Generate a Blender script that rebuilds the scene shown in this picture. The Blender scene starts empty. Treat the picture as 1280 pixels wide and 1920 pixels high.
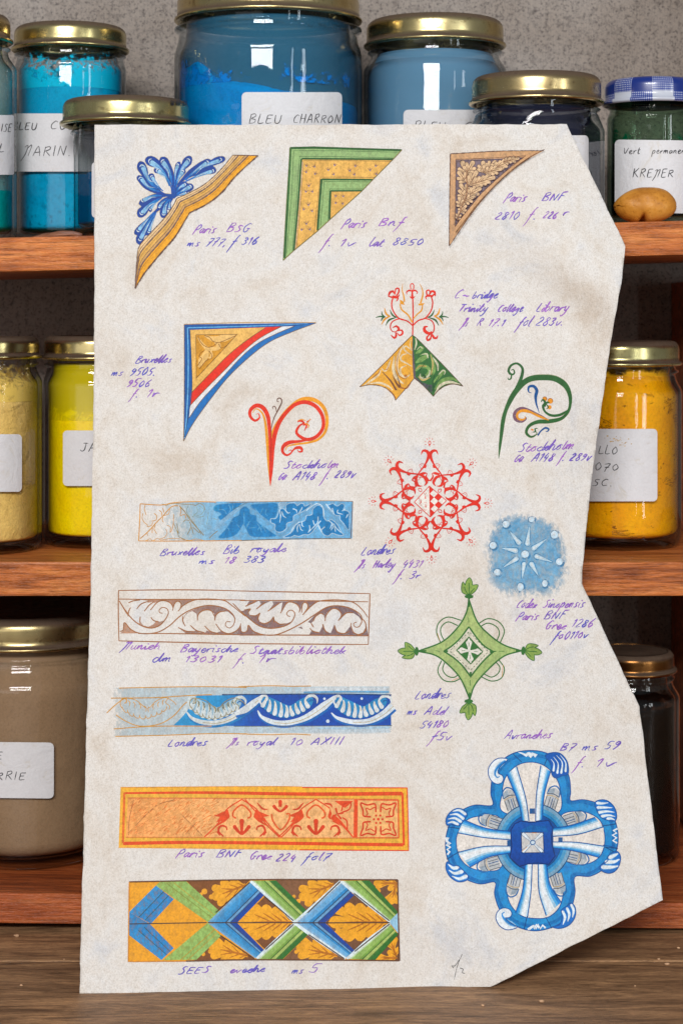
import bpy, bmesh, math, random
from mathutils import Vector, noise
from mathutils.geometry import tessellate_polygon

random.seed(7)
scn = bpy.context.scene
COL = scn.collection

# ------------------------------------------------------------------ camera, world, lamps
EYE = 0.3016            # eye height above the tabletop (m)
CAMD = 0.90             # distance from the lens to the front edge of the shelves (m)
K = 0.00026 / CAMD
cam_data = bpy.data.cameras.new("camera")
cam = bpy.data.objects.new("camera", cam_data)
COL.objects.link(cam)
cam.location = (0.0, -CAMD, EYE)
cam.rotation_euler = (math.radians(90), 0, 0)
cam_data.sensor_fit = 'HORIZONTAL'
cam_data.sensor_width = 36.0
cam_data.lens = 36.0 * CAMD / (1280 * 0.00026)
cam_data.shift_y = -370.0 / 1280.0
cam_data.clip_start = 0.02
cam_data.clip_end = 60.0
cam_data.dof.use_dof = True
cam_data.dof.focus_distance = 0.862
cam_data.dof.aperture_fstop = 36.0
scn.camera = cam

scn.view_settings.view_transform = 'Standard'
scn.view_settings.look = 'None'
scn.view_settings.exposure = 0.0
scn.view_settings.gamma = 1.0
scn.view_settings.use_curve_mapping = False
scn.cycles.transparent_max_bounces = 64
scn.cycles.max_bounces = 12
scn.cycles.glossy_bounces = 6
scn.cycles.use_denoising = True
scn.cycles.caustics_reflective = False
scn.cycles.caustics_refractive = False
scn.cycles.sample_clamp_indirect = 6.0

world = bpy.data.worlds.new("World")
scn.world = world
world.use_nodes = True
wn = world.node_tree.nodes
bg = wn["Background"]
bg.inputs[0].default_value = (0.90, 0.95, 1.0, 1)
bg.inputs[1].default_value = 0.23

def area(name, loc, target, sx, sy, power, color):
    d = bpy.data.lights.new(name, 'AREA')
    d.shape = 'RECTANGLE'; d.size = sx; d.size_y = sy
    d.energy = power; d.color = color
    o = bpy.data.objects.new(name, d)
    COL.objects.link(o)
    o.location = loc
    v = Vector(target) - Vector(loc)
    o.rotation_euler = v.to_track_quat('-Z', 'Y').to_euler()
    return o

area("ceiling_lamp", (-0.22, -1.80, 1.02), (0.0, 0.0, 0.17), 0.90, 0.26, 32.0, (1.0, 0.988, 0.968))
area("window_light", (0.86, -1.42, 0.42), (0.0, 0.0, 0.22), 0.05, 0.75, 1.5, (0.90, 0.96, 1.0))
area("window_light", (1.16, -1.12, 0.42), (0.0, 0.0, 0.22), 0.12, 0.75, 3.6, (0.90, 0.96, 1.0))
area("fill_light", (-0.95, -1.9, 0.34), (0.0, 0.0, 0.20), 1.5, 0.55, 3.2, (1.0, 0.985, 0.97))  # added fill with no visible source, lifts the darker shelf bays

# ------------------------------------------------------------------ small helpers
def px(x, y, d):
    """photo pixel on a plane at distance d in front of the lens -> x, z in metres"""
    return (x - 640) * K * d, EYE - (y - 590) * K * d

def lin1(c):
    c /= 255.0
    return c / 12.92 if c <= 0.04045 else ((c + 0.055) / 1.055) ** 2.4

def lin(c, a=1.0):
    return (lin1(c[0]), lin1(c[1]), lin1(c[2]), a)

def mixc(a, b, t):
    t = max(0.0, min(1.0, t))
    return tuple(a[i] + (b[i] - a[i]) * t for i in range(len(a)))

def tag(o, label=None, cat=None, group=None, kind=None):
    if label: o["label"] = label
    if cat: o["category"] = cat
    if group: o["group"] = group
    if kind: o["kind"] = kind
    return o

def empty(name, loc):
    o = bpy.data.objects.new(name, None)
    o.empty_display_size = 0.01
    COL.objects.link(o)
    o.location = loc
    return o

def link_mesh(name, bm, mats, parent=None, loc=(0, 0, 0), smooth=True):
    me = bpy.data.meshes.new(name)
    bm.normal_update()
    bm.to_mesh(me); bm.free()
    for m in (mats if isinstance(mats, (list, tuple)) else [mats]):
        me.materials.append(m)
    if smooth:
        for p in me.polygons: p.use_smooth = True
    o = bpy.data.objects.new(name, me)
    COL.objects.link(o)
    if parent: o.parent = parent
    o.location = loc
    return o

def box(bm, x0, x1, y0, y1, z0, z1, bevel=0.0, seg=2):
    r = bmesh.ops.create_cube(bm, size=1.0)
    vs = r['verts']
    for v in vs:
        v.co = Vector((x0 + (v.co.x + .5) * (x1 - x0), y0 + (v.co.y + .5) * (y1 - y0), z0 + (v.co.z + .5) * (z1 - z0)))
    if bevel > 0:
        es = list({e for v in vs for e in v.link_edges})
        bmesh.ops.bevel(bm, geom=es, offset=bevel, segments=seg, affect='EDGES', profile=0.6)

# ------------------------------------------------------------------ node helpers
class NT:
    def __init__(self, name):
        self.m = bpy.data.materials.new(name)
        self.m.use_nodes = True
        self.t = self.m.node_tree
        self.t.nodes.clear()
        self.out = self.n('ShaderNodeOutputMaterial')
    def n(self, typ, **kw):
        nd = self.t.nodes.new(typ)
        for k, v in kw.items():
            setattr(nd, k, v)
        return nd
    def l(self, a, b): self.t.links.new(a, b)
    def set(self, sock, v):
        if hasattr(v, 'is_linked'): self.l(v, sock)
        else: sock.default_value = v
    def noise(self, vec, scale, detail=2.0, rough=0.5, dist=0.0):
        nd = self.n('ShaderNodeTexNoise')
        nd.inputs['Scale'].default_value = scale
        nd.inputs['Detail'].default_value = detail
        nd.inputs['Roughness'].default_value = rough
        nd.inputs['Distortion'].default_value = dist
        if vec is not None: self.l(vec, nd.inputs['Vector'])
        return nd.outputs['Fac']
    def ramp(self, fac, stops, interp='LINEAR'):
        nd = self.n('ShaderNodeValToRGB')
        nd.color_ramp.interpolation = interp
        el = nd.color_ramp.elements
        while len(el) < len(stops): el.new(0.5)
        for e, (p, c) in zip(el, stops):
            e.position = p
            e.color = c if len(c) == 4 else (*c, 1)
        self.l(fac, nd.inputs['Fac'])
        return nd.outputs['Color']
    def mix(self, fac, a, b, mode='MIX'):
        nd = self.n('ShaderNodeMix', data_type='RGBA', blend_type=mode)
        self.set(nd.inputs[0], fac)
        self.set(nd.inputs[6], a)
        self.set(nd.inputs[7], b)
        return nd.outputs[2]
    def math(self, op, a, b=0.0, c=None, clamp=False):
        nd = self.n('ShaderNodeMath', operation=op, use_clamp=clamp)
        self.set(nd.inputs[0], a); self.set(nd.inputs[1], b)
        if c is not None: self.set(nd.inputs[2], c)
        return nd.outputs[0]
    def coords(self, scale=(1, 1, 1), rot=(0, 0, 0), loc=(0, 0, 0)):
        tc = self.n('ShaderNodeTexCoord')
        mp = self.n('ShaderNodeMapping')
        mp.inputs['Scale'].default_value = scale
        mp.inputs['Rotation'].default_value = rot
        mp.inputs['Location'].default_value = loc
        self.l(tc.outputs['Object'], mp.inputs['Vector'])
        return mp.outputs['Vector']
    def bump(self, h, strength=0.3, dist=0.001):
        nd = self.n('ShaderNodeBump')
        nd.inputs['Strength'].default_value = strength
        nd.inputs['Distance'].default_value = dist
        self.l(h, nd.inputs['Height'])
        return nd.outputs['Normal']
    def principled(self, color, rough=0.5, metal=0.0, normal=None, spec=0.5, coat=0.0, coatr=0.1):
        nd = self.n('ShaderNodeBsdfPrincipled')
        self.set(nd.inputs['Base Color'], color)
        self.set(nd.inputs['Roughness'], rough)
        nd.inputs['Metallic'].default_value = metal
        nd.inputs['Specular IOR Level'].default_value = spec
        nd.inputs['Coat Weight'].default_value = coat
        nd.inputs['Coat Roughness'].default_value = coatr
        if normal is not None: self.l(normal, nd.inputs['Normal'])
        return nd.outputs['BSDF']
    def finish(self, shader):
        self.l(shader, self.out.inputs['Surface'])
        return self.m

# ------------------------------------------------------------------ materials
def mat_parchment():
    t = NT("parchment")
    v = t.coords()
    big = t.noise(v, 30, 5, 0.62, 0.9)
    mid = t.noise(v, 210, 4, 0.7, 0.8)
    fine = t.noise(v, 1500, 3, 0.7)
    c = t.ramp(big, [(0.28, lin((198, 184, 168))), (0.43, lin((216, 210, 203))), (0.56, lin((220, 218, 216))), (0.70, lin((197, 202, 211)))])
    c2 = t.ramp(mid, [(0.32, lin((206, 197, 189))), (0.5, lin((219, 213, 208))), (0.72, lin((226, 223, 221)))])
    c = t.mix(0.42, c, c2)
    f = t.ramp(fine, [(0.30, (0.62, 0.59, 0.55)), (0.5, (0.96, 0.95, 0.93)), (0.70, (1.14, 1.14, 1.14))])
    c = t.mix(0.5, c, f, 'MULTIPLY')
    fib = t.noise(t.coords(scale=(1, 1, 0.4), rot=(0, 0.5, 0)), 800, 3, 0.65, 2.5)
    f2 = t.ramp(fib, [(0.36, (0.84, 0.81, 0.77)), (0.5, (1, 1, 1)), (0.68, (1.06, 1.06, 1.06))])
    c = t.mix(0.6, c, f2, 'MULTIPLY')
    h = t.math('ADD', t.math('MULTIPLY', fine, 0.5), mid)
    return t.finish(t.principled(c, 0.62, normal=t.bump(h, 0.32, 0.0006), spec=0.25))

def mat_ink():
    t = NT("painted_ink")
    at = t.n('ShaderNodeAttribute', attribute_name='Col')
    gr = t.n('ShaderNodeAttribute', attribute_name='grain')
    v = t.coords()
    fine = t.noise(v, 1100, 3, 0.7)
    mid = t.noise(t.coords(scale=(1, 1, 0.5), rot=(0, 0.7, 0)), 320, 3, 0.6, 1.0)
    f = t.ramp(fine, [(0.28, (0.74, 0.73, 0.72)), (0.5, (1.0, 1.0, 1.0)), (0.72, (1.2, 1.2, 1.2))])
    c = t.mix(0.85, at.outputs['Color'], f, 'MULTIPLY')
    f2 = t.ramp(mid, [(0.33, (0.86, 0.86, 0.86)), (0.5, (1, 1, 1)), (0.68, (1.10, 1.10, 1.10))])
    c = t.mix(0.8, c, f2, 'MULTIPLY')
    # dry-brush grain: the tooth of the parchment shows through
    n2 = t.noise(t.coords(scale=(1, 1, 0.6), rot=(0, -0.7, 0)), 620, 3, 0.65)
    hole = t.math('MULTIPLY', t.math('SUBTRACT', n2, 0.45), 7.0, clamp=True)
    a = t.math('SUBTRACT', at.outputs['Alpha'], t.math('MULTIPLY', hole, gr.outputs['Fac']), clamp=True)
    p = t.principled(c, 0.55, spec=0.25, normal=t.bump(fine, 0.15, 0.0004))
    tr = t.n('ShaderNodeBsdfTransparent')
    mx = t.n('ShaderNodeMixShader')
    t.l(a, mx.inputs[0]); t.l(tr.outputs[0], mx.inputs[1]); t.l(p, mx.inputs[2])
    return t.finish(mx.outputs[0])

def mat_wood(name, dark, mid, light, rough, coat, scale=1.0, ring=1.0):
    t = NT(name)
    v = t.coords(scale=(6 * scale, 60 * scale, 60 * scale))
    n1 = t.noise(v, 3.0, 6, 0.62, 0.8)
    v2 = t.coords(scale=(9 * scale, 160 * scale, 190 * scale))
    n2 = t.noise(v2, 4.0, 4, 0.7, 0.4)
    v3 = t.coords(scale=(26 * scale, 420 * scale, 420 * scale))
    n3 = t.noise(v3, 3.0, 3, 0.7, 0.2)
    c = t.ramp(n1, [(0.30, lin(dark)), (0.5, lin(mid)), (0.70, lin(light))])
    s = t.ramp(n2, [(0.32, (0.55, 0.50, 0.46)), (0.5, (1, 1, 1)), (0.7, (1.18, 1.15, 1.12))])
    c = t.mix(0.8 * ring, c, s, 'MULTIPLY')
    s3 = t.ramp(n3, [(0.32, (0.42, 0.38, 0.34)), (0.46, (1, 1, 1)), (0.70, (1.25, 1.22, 1.2))])
    c = t.mix(0.75, c, s3, 'MULTIPLY')
    # worn pale scuffs
    sc = t.noise(t.coords(scale=(30, 90, 130)), 5.0, 5, 0.75, 1.0)
    sm = t.ramp(sc, [(0.62, (0, 0, 0)), (0.72, (1, 1, 1))])
    c = t.mix(t.math('MULTIPLY', sm, 0.28), c, lin((224, 164, 118)))
    h = t.math('ADD', n2, n3)
    return t.finish(t.principled(c, rough, normal=t.bump(h, 0.8, 0.0008), spec=0.4, coat=coat, coatr=0.25))

def mat_table():
    t = NT("brown_plank_wood")
    n1 = t.noise(t.coords(scale=(9, 70, 40)), 2.2, 6, 0.65, 1.2)
    n2 = t.noise(t.coords(scale=(22, 260, 40)), 3.0, 5, 0.72, 0.6)
    n3 = t.noise(t.coords(scale=(90, 700, 40)), 3.0, 3, 0.7, 0.3)
    c = t.ramp(n1, [(0.30, lin((92, 67, 48))), (0.5, lin((146, 111, 80))), (0.72, lin((190, 147, 106)))])
    s = t.ramp(n2, [(0.34, (0.52, 0.5, 0.48)), (0.5, (1, 1, 1)), (0.70, (1.25, 1.2, 1.15))])
    c = t.mix(0.85, c, s, 'MULTIPLY')
    s3 = t.ramp(n3, [(0.34, (0.45, 0.43, 0.41)), (0.47, (1, 1, 1)), (0.70, (1.25, 1.22, 1.18))])
    c = t.mix(0.8, c, s3, 'MULTIPLY')
    n4 = t.noise(t.coords(scale=(60, 2200, 40), loc=(2, 5, 1)), 2.0, 3, 0.6)
    c = t.mix(0.85, c, t.ramp(n4, [(0.33, (0.30, 0.27, 0.25)), (0.41, (1, 1, 1))]), 'MULTIPLY')
    h = t.math('ADD', n2, n3)
    return t.finish(t.principled(c, 0.5, normal=t.bump(h, 0.4, 0.0005), spec=0.35))

def mat_wall():
    t = NT("speckled_wall_cloth")
    v = t.coords()
    big = t.noise(v, 9, 3, 0.6)
    spk = t.noise(v, 620, 4, 0.75)
    mid = t.noise(v, 240, 4, 0.65)
    weave = t.n('ShaderNodeTexWave', wave_type='BANDS', bands_direction='X')
    weave.inputs['Scale'].default_value = 330; weave.inputs['Distortion'].default_value = 1.5
    t.l(v, weave.inputs['Vector'])
    c = t.ramp(big, [(0.3, lin((126, 115, 106))), (0.5, lin((150, 140, 132))), (0.7, lin((163, 155, 149)))])
    s = t.ramp(spk, [(0.36, (0.34, 0.33, 0.35)), (0.47, (0.95, 0.95, 0.95)), (0.66, (1.15, 1.12, 1.08))])
    c = t.mix(0.8, c, s, 'MULTIPLY')
    m = t.ramp(mid, [(0.34, (0.62, 0.61, 0.62)), (0.48, (1, 1, 1)), (0.7, (1.06, 1.05, 1.04))])
    c = t.mix(0.75, c, m, 'MULTIPLY')
    w = t.ramp(weave.outputs['Fac'], [(0.0, (0.86, 0.86, 0.86)), (1.0, (1.05, 1.05, 1.05))])
    c = t.mix(0.7, c, w, 'MULTIPLY')
    return t.finish(t.principled(c, 0.85, normal=t.bump(spk, 0.3, 0.0008), spec=0.1))

def mat_glass(name, tint, edge, edge_pow=2.2, rough=0.015):
    """hollow ware: the wall is two thin skins, clear face on, darker where the glass is seen edge on"""
    t = NT(name)
    lw = t.n('ShaderNodeLayerWeight'); lw.inputs['Blend'].default_value = 0.5
    f = t.math('POWER', lw.outputs['Facing'], edge_pow)
    f5 = t.math('MULTIPLY_ADD', t.math('POWER', lw.outputs['Facing'], 5.0), 0.90, 0.022)
    c = t.mix(f, (*tint, 1), (*edge, 1))
    tr = t.n('ShaderNodeBsdfTransparent'); t.l(c, tr.inputs['Color'])
    gl = t.n('ShaderNodeBsdfGlossy'); gl.inputs['Roughness'].default_value = rough
    gl.inputs['Color'].default_value = (1, 1, 1, 1)
    v = t.coords()
    wob = t.noise(v, 28, 2, 0.5)
    nb = t.bump(wob, 0.10, 0.004)
    t.l(nb, gl.inputs['Normal'])


    mx = t.n('ShaderNodeMixShader')
    t.l(f5, mx.inputs[0]); t.l(tr.outputs[0], mx.inputs[1]); t.l(gl.outputs[0], mx.inputs[2])
    return t.finish(mx.outputs[0])

def mat_gold(name="gold_lid_metal", tint=(1, 1, 1, 1)):
    t = NT(name)
    v = t.coords()
    va = t.n('ShaderNodeVectorMath', operation='ADD')
    ob = t.n('ShaderNodeObjectInfo'); t.l(v, va.inputs[0]); t.l(ob.outputs['Location'], va.inputs[1])
    v = va.outputs[0]
    n = t.noise(v, 240, 4, 0.7)
    big = t.noise(v, 40, 3, 0.6)
    geo = t.n('ShaderNodeNewGeometry')
    sx = t.n('ShaderNodeSeparateXYZ'); t.l(geo.outputs['Normal'], sx.inputs[0])
    oi = t.n('ShaderNodeObjectInfo')
    ca = t.ramp(big, [(0.3, (0.48, 0.35, 0.16)), (0.7, (0.62, 0.48, 0.24))])
    cb = t.ramp(big, [(0.3, (0.44, 0.38, 0.16)), (0.7, (0.58, 0.52, 0.26))])
    c = t.mix(oi.outputs['Random'], ca, cb)
    dk = t.ramp(n, [(0.34, (0.35, 0.28, 0.22)), (0.44, (1, 1, 1))])
    c = t.mix(0.6, c, dk, 'MULTIPLY')
    c = t.mix(1.0, c, tint, 'MULTIPLY')
    r = t.math('ADD', t.math('MULTIPLY', big, 0.20), 0.16)
    metal = t.principled(c, r, metal=1.0, normal=t.bump(big, 0.12, 0.002))
    dust = t.principled((0.10, 0.068, 0.048, 1), 0.80, spec=0.1)  # brown dust, plus the dark ceiling reflection painted onto upward faces
    up = t.math('MULTIPLY', t.math('SUBTRACT', sx.outputs['Z'], 0.10), 2.2, clamp=True)
    k = t.math('MULTIPLY', up, t.math('ADD', t.math('MULTIPLY', n, 0.8), 0.50), clamp=True)
    mx = t.n('ShaderNodeMixShader')
    t.l(k, mx.inputs[0]); t.l(metal, mx.inputs[1]); t.l(dust, mx.inputs[2])
    return t.finish(mx.outputs[0])

def mat_plain(name, color, rough=0.5, spec=0.4, metal=0.0, nscale=200.0, var=0.12, bump=0.0):
    t = NT(name)
    n = t.noise(t.coords(), nscale, 4, 0.65)
    s = t.ramp(n, [(0.3, (1 - 2 * var,) * 3), (0.5, (1, 1, 1)), (0.7, (1 + var,) * 3)])
    c = t.mix(1.0, color, s, 'MULTIPLY')
    nb = t.bump(n, bump, 0.001) if bump else None
    return t.finish(t.principled(c, rough, metal=metal, spec=spec, normal=nb))

def mat_powder(name, color, dark, crack=0.0, speck=0.0, lump=0.6):
    t = NT(name)
    v = t.coords()
    big = t.noise(v, 45, 4, 0.65, 0.6)
    fine = t.noise(v, 800, 3, 0.7)
    c = t.mix(t.math('MULTIPLY', t.math('SUBTRACT', big, 0.35), 1.6, clamp=True), dark, color)
    f = t.ramp(fine, [(0.32, (0.80, 0.80, 0.80)), (0.5, (1, 1, 1)), (0.7, (1.08, 1.08, 1.08))])
    c = t.mix(0.7, c, f, 'MULTIPLY')
    cl = t.noise(v, 190, 4, 0.7, 0.5)
    c = t.mix(lump, c, t.ramp(cl, [(0.30, (0.66, 0.62, 0.58)), (0.44, (1, 1, 1)), (0.72, (1.08, 1.08, 1.06))]), 'MULTIPLY')  # shading of the clumps painted into the powder colour
    if speck:
        vo = t.noise(v, 420, 2, 0.5)
        s = t.ramp(vo, [(0.33, (0.45, 0.45, 0.5)), (0.42, (1, 1, 1))])
        zz = t.n('ShaderNodeSeparateXYZ'); t.l(t.coords(), zz.inputs[0])
        low = t.math('MULTIPLY_ADD', zz.outputs['Z'], -28.0, 1.15, clamp=True)
        c = t.mix(t.math('MULTIPLY', low, speck), c, s, 'MULTIPLY')
    h = t.math('ADD', big, cl)
    if crack:
        # settled layers: thin ragged cracks that run round the jar
        cv = t.coords(scale=(38, 38, 120))
        w = t.noise(cv, 1.3, 5, 0.72, 0.7)
        band = t.math('ABSOLUTE', t.math('SUBTRACT', w, 0.56))
        line = t.math('LESS_THAN', band, 0.014)
        gate = t.math('GREATER_THAN', t.noise(t.coords(scale=(20, 20, 26), loc=(3, 1, 2)), 1.6, 2, 0.5), 0.52)
        pits = t.math('LESS_THAN', t.noise(t.coords(scale=(60, 60, 120)), 3.0, 3, 0.6), 0.30)
        cr = t.math('MAXIMUM', t.math('MULTIPLY', line, gate), pits)
        c = t.mix(t.math('MULTIPLY', cr, crack), c, (dark[0] * 0.28, dark[1] * 0.22, dark[2] * 0.2, 1))
        h = t.math('SUBTRACT', t.math('ADD', big, cl), cr)
    return t.finish(t.principled(c, 0.9, spec=0.05, normal=t.bump(h, 0.15 + 0.7 * lump, 0.0020)))

def mat_dust(name, color, z0, z1, lo=0.42, hi=0.60, base=0.0, scale=150.0):
    """powder clinging to the inside of the glass: thicker low down, thinning out upwards"""
    t = NT(name)
    tc = t.n('ShaderNodeTexCoord')
    sx = t.n('ShaderNodeSeparateXYZ'); t.l(tc.outputs['Object'], sx.inputs[0])
    g = t.math('DIVIDE', t.math('SUBTRACT', z1, sx.outputs['Z']), z1 - z0, clamp=True)
    n = t.noise(t.coords(), scale, 5, 0.72, 0.5)
    n2 = t.noise(t.coords(), 32, 3, 0.6, 0.8)
    a = t.math('ADD', t.math('MULTIPLY', n, 0.55), t.math('MULTIPLY', n2, 0.45))
    a = t.math('ADD', a, t.math('MULTIPLY_ADD', g, 0.24, -0.12))
    a = t.math('DIVIDE', t.math('SUBTRACT', a, lo), hi - lo, clamp=True)
    a = t.math('MAXIMUM', a, base)
    p = t.principled(color, 0.9, spec=0.05)
    tr = t.n('ShaderNodeBsdfTransparent')
    mx = t.n('ShaderNodeMixShader')
    t.l(a, mx.inputs[0]); t.l(tr.outputs[0], mx.inputs[1]); t.l(p, mx.inputs[2])
    return t.finish(mx.outputs[0])

M_PARCH = mat_parchment()
M_INK = mat_ink()
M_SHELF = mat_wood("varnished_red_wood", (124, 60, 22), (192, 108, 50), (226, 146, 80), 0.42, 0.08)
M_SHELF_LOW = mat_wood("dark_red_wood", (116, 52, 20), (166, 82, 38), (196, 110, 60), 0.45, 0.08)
M_TABLE = mat_table()
M_WALL = mat_wall()
M_GLASS = mat_glass("clear_glass", (1.0, 1.0, 1.0), (0.20, 0.26, 0.27))
M_GLASS_BLUE = mat_glass("blue_tinged_glass", (0.985, 0.995, 1.0), (0.15, 0.24, 0.30))
M_GLASS_GREEN = mat_glass("green_tinged_glass", (0.66, 0.76, 0.68), (0.10, 0.16, 0.12))
M_GLASS_DARK = mat_glass("smoky_glass", (0.90, 0.88, 0.86), (0.25, 0.15, 0.10))
M_GOLD = mat_gold()
M_COPPER = mat_gold("brown_lid_metal", (0.42, 0.24, 0.14, 1))  # gold lid metal multiplied by a dark brown tint
def mat_label():
    t = NT("label_paper")
    v = t.coords()
    st = t.noise(v, 75, 4, 0.7, 1.0)
    fi = t.noise(v, 900, 3, 0.6)
    c = t.ramp(st, [(0.26, (0.62, 0.58, 0.52)), (0.40, (0.71, 0.70, 0.72)), (0.75, (0.73, 0.725, 0.75))])
    c = t.mix(0.5, c, t.ramp(fi, [(0.3, (0.9, 0.9, 0.9)), (0.6, (1.02, 1.02, 1.02))]), 'MULTIPLY')
    return t.finish(t.principled(c, 0.7, spec=0.2, normal=t.bump(st, 0.35, 0.002)))
M_LABEL = mat_label()
M_PEN = mat_plain("black_pen", (0.025, 0.024, 0.03, 1), 0.5, 0.3)
# ------------------------------------------------------------------ flat drawn shapes mapped onto a surface
def spline(p, closed=False, step=4.0):
    """Catmull-Rom through the points"""
    n = len(p)
    if n < 3 and not closed:
        a, b = p[0], p[-1]
        m = max(1, int(math.dist(a, b) / step))
        return [(a[0] + (b[0] - a[0]) * i / m, a[1] + (b[1] - a[1]) * i / m) for i in range(m + 1)]
    out = []
    rng = n if closed else n - 1
    for i in range(rng):
        if closed:
            p0, p1, p2, p3 = p[(i - 1) % n], p[i], p[(i + 1) % n], p[(i + 2) % n]
        else:
            p1, p2 = p[i], p[i + 1]
            p0 = p[i - 1] if i > 0 else (2 * p1[0] - p2[0], 2 * p1[1] - p2[1])
            p3 = p[i + 2] if i + 2 < n else (2 * p2[0] - p1[0], 2 * p2[1] - p1[1])
        m = max(2, min(220, int(math.dist(p1, p2) / step)))
        for k in range(m):
            t = k / m
            t2, t3 = t * t, t * t * t
            out.append(tuple(0.5 * (2 * p1[j] + (p2[j] - p0[j]) * t + (2 * p0[j] - 5 * p1[j] + 4 * p2[j] - p3[j]) * t2
                                    + (3 * p1[j] - p0[j] - 3 * p2[j] + p3[j]) * t3) for j in (0, 1)))
    if not closed: out.append(tuple(p[-1]))
    return out

def clip_half(poly, ax, v, keep_gt):
    out = []
    n = len(poly)
    for i in range(n):
        a, b = poly[i], poly[(i + 1) % n]
        da, db = a[ax] - v, b[ax] - v
        if not keep_gt: da, db = -da, -db
        if da >= 0: out.append(a)
        if (da > 0 and db < 0) or (da < 0 and db > 0):
            t = da / (da - db)
            q = [a[0] + (b[0] - a[0]) * t, a[1] + (b[1] - a[1]) * t]
            q[ax] = v
            out.append(tuple(q))
    return out

def grid_cells(tri, g):
    x0, x1 = min(p[0] for p in tri), max(p[0] for p in tri)
    i0, i1 = math.floor(x0 / g), math.floor((x1 - 1e-9) / g)
    for i in range(i0, i1 + 1):
        c = tri
        if i > i0: c = clip_half(c, 0, i * g, True)
        if i < i1: c = clip_half(c, 0, (i + 1) * g, False)
        if len(c) < 3: continue
        y0, y1 = min(p[1] for p in c), max(p[1] for p in c)
        j0, j1 = math.floor(y0 / g), math.floor((y1 - 1e-9) / g)
        for j in range(j0, j1 + 1):
            d = c
            if j > j0: d = clip_half(d, 1, j * g, True)
            if j < j1: d = clip_half(d, 1, (j + 1) * g, False)
            if len(d) >= 3: yield d

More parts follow.
